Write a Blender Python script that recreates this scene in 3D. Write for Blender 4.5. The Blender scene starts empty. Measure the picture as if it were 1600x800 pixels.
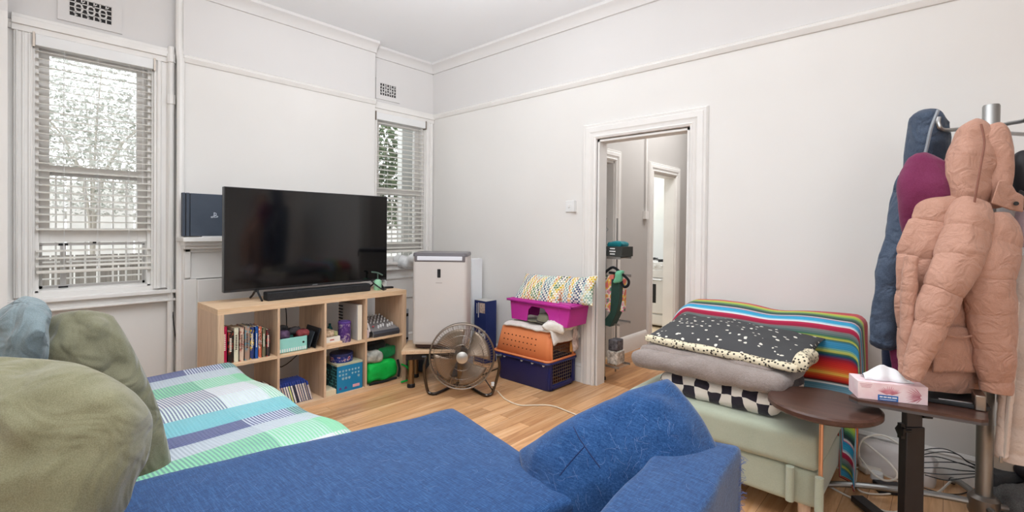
import bpy, bmesh, math, random
from mathutils import Vector, Matrix, noise
S = bpy.context.scene
PI = math.pi
V = Vector

from mathutils.bvhtree import BVHTree
# ------------------------------------------------------------------ camera
FOC, CY, H = 748.6, 363.4, 1.35
YAW, PIT, ROL = math.radians(132.312), math.radians(-.536), math.radians(.591)
_f = V((math.cos(YAW)*math.cos(PIT), math.sin(YAW)*math.cos(PIT), math.sin(PIT)))
_r = V((math.sin(YAW), -math.cos(YAW), 0)); _u = _r.cross(_f)
RT = math.cos(ROL)*_r + math.sin(ROL)*_u          # image right
UP = -math.sin(ROL)*_r + math.cos(ROL)*_u         # image up
FW = _f
CAM = V((0, 0, H))
cd = bpy.data.cameras.new('camera'); cam = bpy.data.objects.new('camera', cd)
S.collection.objects.link(cam); S.camera = cam
cd.sensor_width = 36; cd.lens = FOC/1600*36; cd.shift_y = (CY-400)/1600; cd.clip_start = .05
M = Matrix.Identity(4)
for i in range(3):
    M[i][0] = RT[i]; M[i][1] = UP[i]; M[i][2] = -FW[i]; M[i][3] = CAM[i]
cam.matrix_world = M

# ------------------------------------------------------------------ light
w = bpy.data.worlds.new('daylight'); S.world = w; w.use_nodes = True
bg = w.node_tree.nodes['Background']
bg.inputs[0].default_value = (.93, .97, 1, 1); bg.inputs[1].default_value = 2.6
S.view_settings.view_transform = 'Standard'; S.view_settings.look = 'None'
S.view_settings.gamma = 1; S.view_settings.exposure = .04; S.view_settings.use_curve_mapping = False

def area(name, loc, tgt, sx, sy, power, col=(1, 1, 1)):
    l = bpy.data.lights.new(name, 'AREA'); l.shape = 'RECTANGLE'; l.size = sx; l.size_y = sy
    l.energy = power; l.color = col
    o = bpy.data.objects.new(name, l); S.collection.objects.link(o); o.location = loc
    o.rotation_euler = (V(tgt)-V(loc)).to_track_quat('-Z', 'Y').to_euler()
    return o
area('ceiling_bounce_light', (-.9, .4, 2.3), (-.9, .4, 3.2), 2.6, 2.6, 78, (.945, .985, 1.02))  # unseen upward fill, added so its light bounces off the ceiling
area('overhead_fill', (-1.6, 1.3, 3.1), (-1.6, 1.3, 0), 3.2, 2.6, 36, (.945, .985, 1.02))  # added overhead fill for general brightness, no fitting modelled
area('rear_fill', (1.9, -1.6, 1.8), (-1.5, 1.6, 1.1), 1.6, 1.6, 38, (.94, .98, 1.03))  # added fill from behind the camera, the rear wall has no opening
area('ceiling_wash_light', (-1.7, 1.4, 2.72), (-1.7, 1.4, 3.3), 1.8, 1.8, 28, (.93, .985, 1.04))  # extra fill above the frame, added to even out the ceiling
fl_ = area('far_ceiling_fill', (.5, -.6, 1.9), (-2.7, 2.1, 3.24), 1.0, 1.0, 13, (.95, .985, 1.03)); fl_.data.spread = math.radians(50)  # added narrow fill that lifts the far part of the ceiling
area('kitchen_light', (-4.2, 6.4, 2.9), (-4.2, 6.4, 0), 1.6, 1.6, 70)
area('hall_light', (-1.9, 5.2, 3.1), (-1.9, 5.2, 0), .6, 1.6, 36)

# ------------------------------------------------------------------ pixel helpers (a pixel and a real plane give a world point)
def ray(x, y): return RT*((x-800)/FOC) - UP*((y-CY)/FOC) + FW
def zp(x, y, z=0):
    d = ray(x, y); return CAM + d*((z-H)/d.z)
def yp(x, y, Y):
    d = ray(x, y); return CAM + d*(Y/d.y)
def xp(x, y, X):
    d = ray(x, y); return CAM + d*(X/d.x)
def dp(x, y, D): return CAM + ray(x, y)*D

# ------------------------------------------------------------------ materials
def lin(c):
    return tuple(((v/255)/12.92 if v/255 <= .04045 else ((v/255+.055)/1.055)**2.4) for v in c) + (1,)
MC = {}
class N:
    """small node tree helper"""
    def __init__(s, name):
        s.m = bpy.data.materials.new(name); s.m.use_nodes = True
        s.t = s.m.node_tree; s.b = s.t.nodes['Principled BSDF']
    def n(s, typ, **kw):
        nd = s.t.nodes.new(typ)
        for k, v in kw.items():
            if k.startswith('i_'): nd.inputs[int(k[2:])].default_value = v
            else: setattr(nd, k, v)
        return nd
    def l(s, a, b): s.t.links.new(a, b)
    def co(s, kind='Object', scale=(1, 1, 1), rot=(0, 0, 0)):
        tc = s.n('ShaderNodeTexCoord'); mp = s.n('ShaderNodeMapping')
        mp.inputs['Scale'].default_value = scale; mp.inputs['Rotation'].default_value = rot
        s.l(tc.outputs[kind], mp.inputs[0]); return mp.outputs[0]
    def noise(s, vec, scale, detail=3, rough=.5, dist=0):
        nd = s.n('ShaderNodeTexNoise'); nd.inputs['Scale'].default_value = scale
        nd.inputs['Detail'].default_value = detail; nd.inputs['Roughness'].default_value = rough
        nd.inputs['Distortion'].default_value = dist; s.l(vec, nd.inputs['Vector']); return nd.outputs[0]
    def ramp(s, fac, stops, mode='LINEAR'):
        r = s.n('ShaderNodeValToRGB'); r.color_ramp.interpolation = mode
        e = r.color_ramp.elements
        while len(e) > 1: e.remove(e[-1])
        e[0].position = stops[0][0]; e[0].color = lin(stops[0][1])
        for p, c in stops[1:]:
            q = e.new(p); q.color = lin(c)
        s.l(fac, r.inputs[0]); return r.outputs[0]
    def mix(s, fac, a, b, typ='MIX'):
        m = s.n('ShaderNodeMix', data_type='RGBA', blend_type=typ)
        for i, v in ((0, fac), (6, a), (7, b)):
            if hasattr(v, 'is_linked') or hasattr(v, 'links'): s.l(v, m.inputs[i])
            elif isinstance(v, tuple): m.inputs[i].default_value = lin(v) if len(v) == 3 else v
            else: m.inputs[i].default_value = v
        return m.outputs[2]
    def math(s, op, a, b=None, c=None):
        m = s.n('ShaderNodeMath', operation=op)
        for i, v in enumerate((a, b, c)):
            if v is None: continue
            if isinstance(v, (int, float)): m.inputs[i].default_value = v
            else: s.l(v, m.inputs[i])
        return m.outputs[0]
    def bump(s, h, st=.3, dist=.01):
        b = s.n('ShaderNodeBump'); b.inputs['Strength'].default_value = st; b.inputs['Distance'].default_value = dist
        s.l(h, b.inputs['Height']); s.l(b.outputs[0], s.b.inputs['Normal'])
    def set(s, col=None, rough=.5, metal=0, spec=None, sheen=0):
        if col is not None:
            if isinstance(col, tuple): s.b.inputs['Base Color'].default_value = lin(col)
            else: s.l(col, s.b.inputs['Base Color'])
        s.b.inputs['Roughness'].default_value = rough; s.b.inputs['Metallic'].default_value = metal
        if spec is not None: s.b.inputs['Specular IOR Level'].default_value = spec
        if sheen: s.b.inputs['Sheen Weight'].default_value = sheen
        return s.m

def paint(name, c, rough=.6, var=5, scale=2.5, bump=.06, spec=.3, metal=0):
    """plain surface with a slight procedural unevenness"""
    if name in MC: return MC[name]
    m = N(name); co = m.co(); n = m.noise(co, scale, 4)
    col = m.ramp(n, [(.3, tuple(max(0, v-var) for v in c)), (.7, tuple(min(255, v+var) for v in c))])
    if bump: m.bump(m.noise(co, scale*18, 3), bump, .004)
    MC[name] = m.set(col, rough, metal, spec); return MC[name]
def cloth(name, c, var=10, scale=9, weave=500, bump=.35, sheen=.15, stretch=(1, 1, 1), rough=.92):
    if name in MC: return MC[name]
    m = N(name); co = m.co(scale=stretch); n = m.noise(co, scale, 5, .65); f = m.noise(co, weave, 2)
    col = m.ramp(n, [(.3, tuple(max(0, v-var) for v in c)), (.7, tuple(min(255, v+var) for v in c))])
    col = m.mix(.35, col, m.ramp(f, [(.35, tuple(max(0, v-var*2) for v in c)), (.65, tuple(min(255, v+var*2) for v in c))]))
    m.bump(f, bump, .002)
    MC[name] = m.set(col, rough, 0, .15, sheen); return MC[name]
def creased(m, sc=9, st=.6, dist=.03):
    nt = m.node_tree; old = [n for n in nt.nodes if n.type == 'BUMP'][0]
    tc = nt.nodes.new('ShaderNodeTexCoord'); nz = nt.nodes.new('ShaderNodeTexNoise'); nz.inputs['Scale'].default_value = sc
    nz.inputs['Detail'].default_value = 2; nz.inputs['Distortion'].default_value = 1.6
    b = nt.nodes.new('ShaderNodeBump'); b.inputs['Strength'].default_value = st; b.inputs['Distance'].default_value = dist
    nt.links.new(tc.outputs['Object'], nz.inputs['Vector']); nt.links.new(nz.outputs[0], b.inputs['Height']); nt.links.new(b.outputs[0], old.inputs['Normal'])
    return m
def metal(name, c, rough=.3):
    return paint(name, c, rough, 4, 8, .02, .5, 1)
def wood(name, c1, c2, axis=2, sc=1, rough=.5):
    if name in MC: return MC[name]
    m = N(name); s = [28*sc]*3; s[axis] = 1.3*sc
    co = m.co(scale=tuple(s)); n = m.noise(co, 1.4, 6, .6, .4); g = m.noise(co, 6, 3, .6)
    col = m.ramp(n, [(.3, c1), (.7, c2)])
    col = m.mix(.25, col, m.ramp(g, [(.4, tuple(v*.82 for v in c1)), (.6, c2)]))
    m.bump(g, .05, .002)
    MC[name] = m.set(col, rough, 0, .35); return MC[name]

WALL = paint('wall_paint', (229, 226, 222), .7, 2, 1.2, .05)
FRIEZE = paint('frieze_paint', (220, 217, 215), .7, 2, 1.2, .05)
CEIL = paint('ceiling_paint', (240, 241, 243), .8, 1, 1.0, .03)
TRIM = paint('trim_gloss_paint', (233, 230, 226), .38, 3, 5, .08, .4)
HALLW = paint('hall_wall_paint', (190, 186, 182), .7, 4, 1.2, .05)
WHITE = paint('white_plastic', (232, 232, 231), .4, 2, 6, .02)
BLACK = paint('black_plastic', (24, 25, 28), .4, 4, 9, .03, .4)
DARK = paint('dark_gap', (26, 25, 26), .9)
CHROME = metal('brushed_steel', (176, 176, 176), .3)
GUN = metal('gunmetal', (150, 140, 130), .36)
OAK = wood('pale_oak_laminate', (201, 165, 134), (226, 196, 166), 2)
OAKH = wood('pale_oak_laminate_flat', (214, 176, 138), (232, 202, 168), 1)

def floor_mat(name, dark, light, warm):
    m = N(name)
    co = m.co(rot=(0, 0, PI/2))
    br = m.n('ShaderNodeTexBrick'); br.offset = .37; br.squash = 1
    br.inputs['Scale'].default_value = 1; br.inputs['Brick Width'].default_value = 1.25; br.inputs['Row Height'].default_value = .095
    br.inputs['Mortar Size'].default_value = .0012; br.inputs['Mortar Smooth'].default_value = .2; br.inputs['Bias'].default_value = 0
    br.inputs['Color1'].default_value = (0, 0, 0, 1); br.inputs['Color2'].default_value = (1, 1, 1, 1); br.inputs['Mortar'].default_value = (.3, .3, .3, 1)
    m.l(co, br.inputs['Vector'])
    add = m.n('ShaderNodeVectorMath', operation='ADD'); m.l(m.co(scale=(16, 1.1, 1)), add.inputs[0]); m.l(br.outputs[0], add.inputs[1])
    g = m.noise(add.outputs[0], 1.5, 7, .62, .7)
    col = m.ramp(g, [(.28, dark), (.5, warm), (.72, light)])
    tone = m.ramp(br.outputs[0], [(0, (214, 206, 200)), (.5, (238, 232, 228)), (1, (255, 255, 255))])
    col = m.mix(1.0, col, tone, 'MULTIPLY')
    seam_or_crease = m.ramp(br.outputs[1], [(0, (255, 255, 255)), (1, (170, 140, 110))])
    col = m.mix(1.0, col, seam_or_crease, 'MULTIPLY')
    m.bump(g, .03, .002)
    return m.set(col, .34, 0, .4)
FLOOR = floor_mat('oak_laminate_floor', (192, 138, 94), (244, 206, 164), (226, 178, 130))

# ------------------------------------------------------------------ geometry builder
class B:
    def __init__(s): s.v = []; s.f = []; s.uv = {}; s.mi = {}; s.m = 0
    def add(s, vs, fs, uvs=None):
        o = len(s.v); s.v += [V(p) for p in vs]
        for i, f in enumerate(fs):
            s.f.append(tuple(o+k for k in f)); s.mi[len(s.f)-1] = s.m
            if uvs: s.uv[len(s.f)-1] = [uvs[k] for k in f]
        return s
    def mat(s, i): s.m = i; return s
    def bx(s, x0, x1, y0, y1, z0, z1, rot=None, piv=None):
        vs = [V((x, y, z)) for z in (z0, z1) for y in (y0, y1) for x in (x0, x1)]
        if rot is not None:
            p = V(piv) if piv is not None else V(((x0+x1)/2, (y0+y1)/2, (z0+z1)/2))
            R = rot if isinstance(rot, Matrix) else Matrix.Rotation(rot, 3, 'Z')
            vs = [p+R@(v-p) for v in vs]
        return s.add(vs, [(0, 2, 3, 1), (4, 5, 7, 6), (0, 1, 5, 4), (2, 6, 7, 3), (0, 4, 6, 2), (1, 3, 7, 5)])
    def ob(s, c, ax, ay, az):
        """box from centre and three half-axis vectors"""
        c, ax, ay, az = V(c), V(ax), V(ay), V(az)
        if ax.cross(ay).dot(az) < 0: ax = -ax
        vs = [c+ax*i+ay*j+az*k for k in (-1, 1) for j in (-1, 1) for i in (-1, 1)]
        return s.add(vs, [(0, 2, 3, 1), (4, 5, 7, 6), (0, 1, 5, 4), (2, 6, 7, 3), (0, 4, 6, 2), (1, 3, 7, 5)])
    def rings(s, rs, caps=True, uv=None):
        n = len(rs[0]); vs = [p for r in rs for p in r]; fs = []
        for i in range(len(rs)-1):
            for j in range(n):
                k = (j+1) % n
                fs.append((i*n+j, i*n+k, (i+1)*n+k, (i+1)*n+j))
        if caps:
            fs.append(tuple(reversed(range(n)))); fs.append(tuple((len(rs)-1)*n+j for j in range(n)))
        return s.add(vs, fs)
    def cyl(s, a, b, r0, r1=None, n=16, caps=True):
        a, b = V(a), V(b); r1 = r0 if r1 is None else r1
        t = (b-a).normalized(); u = t.orthogonal().normalized(); w_ = t.cross(u)
        R = lambda c, r: [c+(u*math.cos(2*PI*k/n)+w_*math.sin(2*PI*k/n))*r for k in range(n)]
        return s.rings([R(a, r0), R(b, r1)], caps)
    def tube(s, pts, r, n=8, smooth=0, closed=False):
        pts = [V(p) for p in pts]
        if smooth:
            q = []
            m = len(pts); rng = m if closed else m-1
            for i in range(rng):
                if closed: p0, p1, p2, p3 = pts[(i-1) % m], pts[i], pts[(i+1) % m], pts[(i+2) % m]
                else: p0, p1, p2, p3 = pts[max(i-1, 0)], pts[i], pts[i+1], pts[min(i+2, m-1)]
                for k in range(smooth):
                    t = k/smooth
                    q.append(.5*((2*p1)+(-p0+p2)*t+(2*p0-5*p1+4*p2-p3)*t*t+(-p0+3*p1-3*p2+p3)*t**3))
            if not closed: q.append(pts[-1])
            pts = q
        rs = []; up = None; m = len(pts)
        for i, p in enumerate(pts):
            a = pts[(i-1) % m] if (i or closed) else p; b = pts[(i+1) % m] if (i < m-1 or closed) else p
            t = (b-a).normalized()
            if up is None: up = t.orthogonal().normalized()
            up = (up-t*up.dot(t)).normalized(); w_ = t.cross(up)
            rr = r(i/(m-1)) if callable(r) else r
            rs.append([p+(up*math.cos(2*PI*k/n)+w_*math.sin(2*PI*k/n))*rr for k in range(n)])
        if closed: rs.append(rs[0]); return s.rings(rs, False)
        return s.rings(rs)
    def lathe(s, prof, c=(0, 0, 0), n=24, axis=None):
        c = V(c); ax = V(axis).normalized() if axis else V((0, 0, 1))
        u = ax.orthogonal().normalized() if axis else V((1, 0, 0)); w_ = ax.cross(u)
        return s.rings([[c+ax*z+(u*math.cos(2*PI*k/n)+w_*math.sin(2*PI*k/n))*max(r, 1e-4) for k in range(n)] for r, z in prof])
    def sph(s, c, r, n=16):
        c = V(c); r = (r, r, r) if isinstance(r, (int, float)) else r
        return s.rings([[c+V((r[0]*math.sin(t)*math.cos(2*PI*k/n), r[1]*math.sin(t)*math.sin(2*PI*k/n), r[2]*math.cos(t))) for k in range(n)]
                        for t in [PI-.05-(PI-.1)*i/(n//2) for i in range(n//2+1)]])
    def grid(s, fn, nu, nv, flip=False):
        vs, uvs, fs = [], [], []
        for j in range(nv+1):
            for i in range(nu+1):
                u, v = i/nu, j/nv; vs.append(V(fn(u, v))); uvs.append((u, v))
        for j in range(nv):
            for i in range(nu):
                a = j*(nu+1)+i; f = (a, a+1, a+nu+2, a+nu+1)
                fs.append(f[::-1] if flip else f)
        return s.add(vs, fs, uvs)
    def prism(s, poly, a, b, u=(1, 0, 0), v=(0, 0, 1), o=(0, 0, 0)):
        """2D polygon in the u,v plane pushed from a to b along the third axis"""
        u, v, o = V(u), V(v), V(o); w_ = u.cross(v).normalized()
        if b < a: a, b = b, a
        area2 = sum(poly[i][0]*poly[(i+1) % len(poly)][1]-poly[(i+1) % len(poly)][0]*poly[i][1] for i in range(len(poly)))
        if area2 < 0: poly = poly[::-1]
        return s.rings([[o+u*p[0]+v*p[1]+w_*t for p in poly] for t in (a, b)])

def rbox(c, ax, ay, az, r, n=14, crown=0, wr=0, seed=0, ws=4, sag=0):
    """soft rounded box; ax, ay, az are half-axis vectors; crown bulges the az faces"""
    b = B(); c, A = V(c), [V(ax), V(ay), V(az)]
    L = [a.length for a in A]; D = [a.normalized() for a in A]
    if D[0].cross(D[1]).dot(D[2]) < 0: D[0] = -D[0]
    def pt(q):
        q = [q[i]*L[i] for i in range(3)]
        inn = [max(-(L[i]-min(r, L[i])), min(L[i]-min(r, L[i]), q[i])) for i in range(3)]
        d = V([q[i]-inn[i] for i in range(3)])
        if d.length > 1e-9:
            rr = min(r, 9); d = d.normalized()*rr
            d = V([max(-min(r, L[i]), min(min(r, L[i]), d[i])) for i in range(3)])
        p = [inn[i]+d[i] for i in range(3)]
        ex, ey = p[0]/L[0], p[1]/L[1]
        cr = crown*max(0, (1-ex*ex))**.6*max(0, (1-ey*ey))**.6*(1 if p[2] > 0 else -.35 if not sag else -1)
        p[2] += cr
        P = c+D[0]*p[0]+D[1]*p[1]+D[2]*p[2]
        if wr:
            nn = noise.noise_vector(P*ws+V((seed*7.3, seed*3.1, 0)))+.5*noise.noise_vector(P*ws*2.7+V((0, seed*5.1, 1)))
            P = P+nn*wr
        return P
    def T(t):                                    # more samples near the edges
        s_ = t*2-1; return math.copysign(1-(1-abs(s_))**1.45, s_)
    for ax_ in range(3):
        i, j = (ax_+1) % 3, (ax_+2) % 3
        for sg in (-1, 1):
            def fn(u, v):
                q = [0, 0, 0]; q[ax_] = sg; q[i] = T(u); q[j] = T(v); return pt(q)
            b.grid(fn, n, n, flip=(sg < 0))
    return b
def pillow(c, u, v, w_, L, Hh, T, wr=.012, seed=0, ws=5, pinch=.09, n=30, pw=.42, rnd=0):
    b = B(); c = V(c); u = V(u).normalized(); w_ = V(w_).normalized(); w_ = (w_-u*w_.dot(u)).normalized(); v = w_.cross(u)
    for sg in (1, -1):
        def fn(a, d):
            s_ = a*2-1; t = d*2-1
            s_ = math.copysign(1-(1-abs(s_))**1.4, s_); t = math.copysign(1-(1-abs(t))**1.4, t)
            th = (max(0, 1-s_*s_)*max(0, 1-t*t))**pw
            x = L/2*s_*(1-pinch*(1-t*t)*1.0+pinch*.3*t*t); y = Hh/2*t*(1-pinch*(1-s_*s_)+pinch*.3*s_*s_)
            k_ = 1-rnd*(s_*s_*t*t)**.8; x *= k_; y *= k_
            P = c+u*x+v*y
            nz = noise.noise(P*ws+V((seed*9.1, seed*2.7, sg)))*wr+noise.noise(P*ws*2.6+V((seed*3.1, 1, sg)))*wr*.5
            edge = min(1, th*1.8)
            # creases running in from the corners
            cr = abs(math.sin(6*(s_-t*.6)+seed))*wr*.5*(abs(s_*t))
            return P+w_*sg*(T/2*th+(nz-cr)*edge)+(u*nz+v*nz)*.3*edge
        b.grid(fn, n, n, flip=(sg < 0))
    return b
def loft(keys, seg=60, n=36, pitch=0, amp=0, nz=0, seed=0, fold=0, folds=5, close=True, lat=None):
    """keys: (centre, half width, half depth[, quilting 0/1]); lateral axis = image-right rotated into the tangent plane"""
    b = B(); rs = []; Ls = [0]
    P = [V(k[0]) for k in keys]
    for i in range(1, len(P)): Ls.append(Ls[-1]+(P[i]-P[i-1]).length)
    def cat(a, b_, c_, d, t): return .5*((2*b_)+(-a+c_)*t+(2*a-5*b_+4*c_-d)*t*t+(-a+3*b_-3*c_+d)*t**3)
    def at(s_):
        i = 0
        while i < len(Ls)-2 and Ls[i+1] < s_: i += 1
        t = (s_-Ls[i])/max(1e-6, Ls[i+1]-Ls[i])
        g = lambda j: keys[max(0, min(len(keys)-1, j))]
        pc = cat(V(g(i-1)[0]), V(g(i)[0]), V(g(i+1)[0]), V(g(i+2)[0]), t)
        h = t*t*(3-2*t)
        return pc, g(i)[1]*(1-h)+g(i+1)[1]*h, g(i)[2]*(1-h)+g(i+1)[2]*h
    Lt = Ls[-1]; lt = V(lat) if lat else RT
    for k in range(seg+1):
        s_ = Lt*k/seg; c, a, d = at(s_); c2, _, _ = at(min(Lt, s_+.004)); c1, _, _ = at(max(0, s_-.004))
        t = (c2-c1).normalized(); u = (lt-t*lt.dot(t)).normalized(); w_ = t.cross(u)
        q = 1
        near = 0
        if pitch:
            sn = abs(math.sin(PI*s_/pitch)); q = 1+amp*(sn**.14-1)*1.5+amp*.25*(sn-1); near = max(0, 1-sn*1.6)
        e = 1
        if close and (k == 0 or k == seg): e = .55
        elif close and (k == 1 or k == seg-1): e = .9
        ring = []
        for j in range(n):
            an = 2*PI*j/n
            fo = 1+fold*math.sin(folds*an+seed+s_*3)+near*.012*math.sin(17*an+seed*3+7*math.sin(s_*40))
            p = c+(u*math.cos(an)*a*q*e*fo+w_*math.sin(an)*d*q*e*fo)
            if nz: p = p+noise.noise_vector(p*9+V((seed, 0, 0)))*nz+noise.noise_vector(p*19+V((0, seed, 0)))*nz*.4
            ring.append(p)
        rs.append(ring)
    b.rings(rs); return b

def obj(name, b, mats, parent=None, smooth=35, bevel=0, weld=True, local=False, solid=0, sub=0):
    me = bpy.data.meshes.new(name)
    me.from_pydata([tuple(v) for v in b.v], [], b.f)
    if b.uv:
        ul = me.uv_layers.new(name='uv')
        for i, p in enumerate(me.polygons):
            if i in b.uv:
                for k, li in enumerate(p.loop_indices): ul.data[li].uv = b.uv[i][k]
    mats = mats if isinstance(mats, (list, tuple)) else [mats]
    for m in mats: me.materials.append(m)
    for i, p in enumerate(me.polygons): p.material_index = min(b.mi.get(i, 0), len(mats)-1)
    bm = bmesh.new(); bm.from_mesh(me)
    if weld: bmesh.ops.remove_doubles(bm, verts=bm.verts, dist=1e-5)
    bmesh.ops.recalc_face_normals(bm, faces=bm.faces) if weld else None
    bm.to_mesh(me); bm.free()
    o = bpy.data.objects.new(name, me); S.collection.objects.link(o)
    if parent is not None:
        o.parent = parent
        if not local:
            r = parent
            mw = r.matrix_basis.copy()
            while r.parent: r = r.parent; mw = r.matrix_basis @ mw
            me.transform(mw.inverted())
    if smooth:
        for p in me.polygons: p.use_smooth = True
        me.set_sharp_from_angle(angle=math.radians(smooth))
    if bevel:
        md = o.modifiers.new('bevel', 'BEVEL'); md.width = bevel; md.segments = 2; md.limit_method = 'ANGLE'; md.angle_limit = math.radians(40)
    if solid:
        md = o.modifiers.new('thickness', 'SOLIDIFY'); md.thickness = solid; md.offset = 0
    if sub:
        md = o.modifiers.new('sub', 'SUBSURF'); md.levels = sub; md.render_levels = sub
    return o
def tag(o, label, cat, group=None, kind=None):
    o['label'] = label; o['category'] = cat
    if group: o['group'] = group
    if kind: o['kind'] = kind
    return o
def thing(name, label, cat, loc=(0, 0, 0), rotz=0, group=None):
    o = bpy.data.objects.new(name, None); S.collection.objects.link(o); o.empty_display_size = .1
    o.matrix_basis = Matrix.Translation(V(loc)) @ Matrix.Rotation(rotz, 4, 'Z')
    return tag(o, label, cat, group)
def struct(name, b, m, parent=None, **k):
    o = obj(name, b, m, parent, **k)
    if parent is None: o['kind'] = 'structure'
    return o
def dup(o, loc=None, rotz=None, label=None):
    def cp(x, par):
        c = x.copy(); S.collection.objects.link(c)
        if par is not None: c.parent = par
        for ch in list(x.children): cp(ch, c)
        return c
    c = cp(o, None)
    if loc is not None: c.matrix_basis = Matrix.Translation(V(loc)) @ Matrix.Rotation(rotz or 0, 4, 'Z')
    if label: c['label'] = label
    return c
def text_b(b, body, o, u, v, size, depth=.001, bold=0):
    """flat lettering laid on a surface: origin o (centre), reading direction u, up v"""
    cu = bpy.data.curves.new('lettering', 'FONT'); cu.body = body; cu.size = size; cu.align_x = 'CENTER'; cu.align_y = 'CENTER'
    cu.offset = bold; cu.resolution_u = 2
    t = bpy.data.objects.new('lettering', cu); S.collection.objects.link(t)
    dg = bpy.context.evaluated_depsgraph_get(); me = bpy.data.meshes.new_from_object(t.evaluated_get(dg))
    u, v, o = V(u).normalized(), V(v).normalized(), V(o); w_ = u.cross(v)
    b.add([o+u*p.co.x+v*p.co.y+w_*depth for p in me.vertices], [tuple(p.vertices) for p in me.polygons])
    bpy.data.objects.remove(t); bpy.data.curves.remove(cu); bpy.data.meshes.remove(me)
    return b

# ================================================================== ROOM
XW, XB, YW, YL = -4.5, -4.40, 3.54, .09      # window wall, chimney breast, door wall, left return
BL, BR = 1.03, 2.71                          # chimney breast from/to
ZC, ZR = 3.24, 2.64                          # ceiling, picture rail
struct('floor', B().bx(-4.7, 2.2, -2.2, 3.66, -.06, 0), FLOOR, smooth=0)
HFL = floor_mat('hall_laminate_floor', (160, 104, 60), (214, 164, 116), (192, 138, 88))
struct('floor_hall', B().bx(-2.6, -1.1, 3.66, 8, -.06, 0), HFL, smooth=0)
KT = paint('kitchen_lino', (214, 192, 160), .5, 6, 3)
struct('floor_kitchen', B().bx(-5.2, -2.6, 3.7, 8, -.06, 0.002), KT, smooth=0)
struct('ceiling', B().bx(-4.7, 2.2, -2.2, 3.66, ZC, ZC+.1), CEIL, smooth=0)
struct('ceiling_hall', B().bx(-5.2, -1.1, 3.66, 8, ZC, ZC+.1), CEIL, smooth=0)
def wall_yz(b, x0, x1, y0, y1, z0, z1, holes):
    """wall slab in the YZ plane with rectangular holes (y0,y1,z0,z1) – split into boxes"""
    ys = sorted({y0, y1, *[h[0] for h in holes], *[h[1] for h in holes]}); zs = sorted({z0, z1, *[h[2] for h in holes], *[h[3] for h in holes]})
    for i in range(len(ys)-1):
        for j in range(len(zs)-1):
            cy, cz = (ys[i]+ys[i+1])/2, (zs[j]+zs[j+1])/2
            if not (z0 <= cz <= z1 and y0 <= cy <= y1): continue
            if any(h[0] < cy < h[1] and h[2] < cz < h[3] for h in holes): continue
            b.bx(x0, x1, ys[i], ys[i+1], zs[j], zs[j+1])
    return b
W1 = (.22, .85, .88, 2.58); W2 = (2.80, 3.42, 1.00, 2.54)
for nm, z0, z1, m in (('wall_window_side', 0, ZR, WALL), ('wall_window_side_frieze', ZR, ZC, FRIEZE)):
    b = B(); wall_yz(b, XW-.22, XW, -.2, YW+.12, z0, z1, [W1, W2] if z0 == 0 else [])
    b.bx(XW, XB, BL, BR, z0, z1)
    b.bx(XW, XW+.24, -.2, YL, z0, z1)
    struct(nm, b, m, smooth=0)
DX0, DX1, DZ = -2.235, -1.437, 2.115
for nm, z0, z1, m in (('wall_door_side', 0, ZR, WALL), ('wall_door_side_frieze', ZR, ZC, FRIEZE)):
    b = B()
    if z0 == 0:
        b.bx(XW, DX0, YW, YW+.12, 0, z1).bx(DX1, 2.2, YW, YW+.12, 0, z1).bx(DX0, DX1, YW, YW+.12, DZ, z1)
    else: b.bx(XW, 2.2, YW, YW+.12, z0, z1)
    struct(nm, b, m, smooth=0)
struct('wall_rear', B().bx(-4.7, 2.2, -2.3, -2.2, 0, ZC), WALL, smooth=0)
struct('wall_right', B().bx(2.2, 2.3, -2.3, 3.66, 0, ZC), WALL, smooth=0)
struct('wall_left', B().bx(-4.7, -4.4, -2.2, -.2, 0, ZC), WALL, smooth=0)
# cornice and picture rail
def strip_poly(): return [(0, 0), (.012, 0), (.02, .012), (.03, .03), (.02, .04), (.024, .052), (.01, .06), (0, .06)]
def rail_x(b, x0, x1, y, z, poly, sg=-1):   # runs along x on a wall facing -y
    return b.rings([[V((x, y+sg*p[0], z+p[1])) for p in poly] for x in (x0, x1)])
def rail_y(b, y0, y1, x, z, poly, sg=1):
    return b.rings([[V((x+sg*p[0], y, z+p[1])) for p in poly] for y in (y0, y1)])
b = rail_x(B(), XW, 2.2, YW, ZR-.03, strip_poly()); rail_y(b, BL, BR, XB, ZR-.03, strip_poly()); rail_y(b, BR, YW, XW, ZR-.03, strip_poly()); rail_y(b, YL, BL, XW, ZR-.03, strip_poly())
struct('trim_picture_rail', b, TRIM, smooth=30)
cov = [(0, 0), (.02, 0), (.03, .03), (.06, .06), (.09, .075), (.09, .1), (0, .1)]
b = rail_x(B(), XW, 2.2, YW, ZC-.1, cov); rail_y(b, BL, BR, XB, ZC-.1, cov); rail_y(b, BR, YW, XW, ZC-.1, cov); rail_y(b, YL, BL, XW, ZC-.1, cov)
struct('trim_cornice', b, FRIEZE, smooth=30)
sk = [(0, 0), (.02, 0), (.02, .115), (.014, .13), (.018, .142), (.006, .158), (0, .16)]
struct('baseboard_door_side', rail_x(rail_x(B(), XW, -2.37, YW, 0, sk), -1.32, 2.2, YW, 0, sk), TRIM, smooth=30)
b = rail_y(B(), YL, BL, XW, 0, sk); rail_y(b, BR, YW, XW, 0, sk)
struct('baseboard_window_side', b, TRIM, smooth=30)
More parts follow.
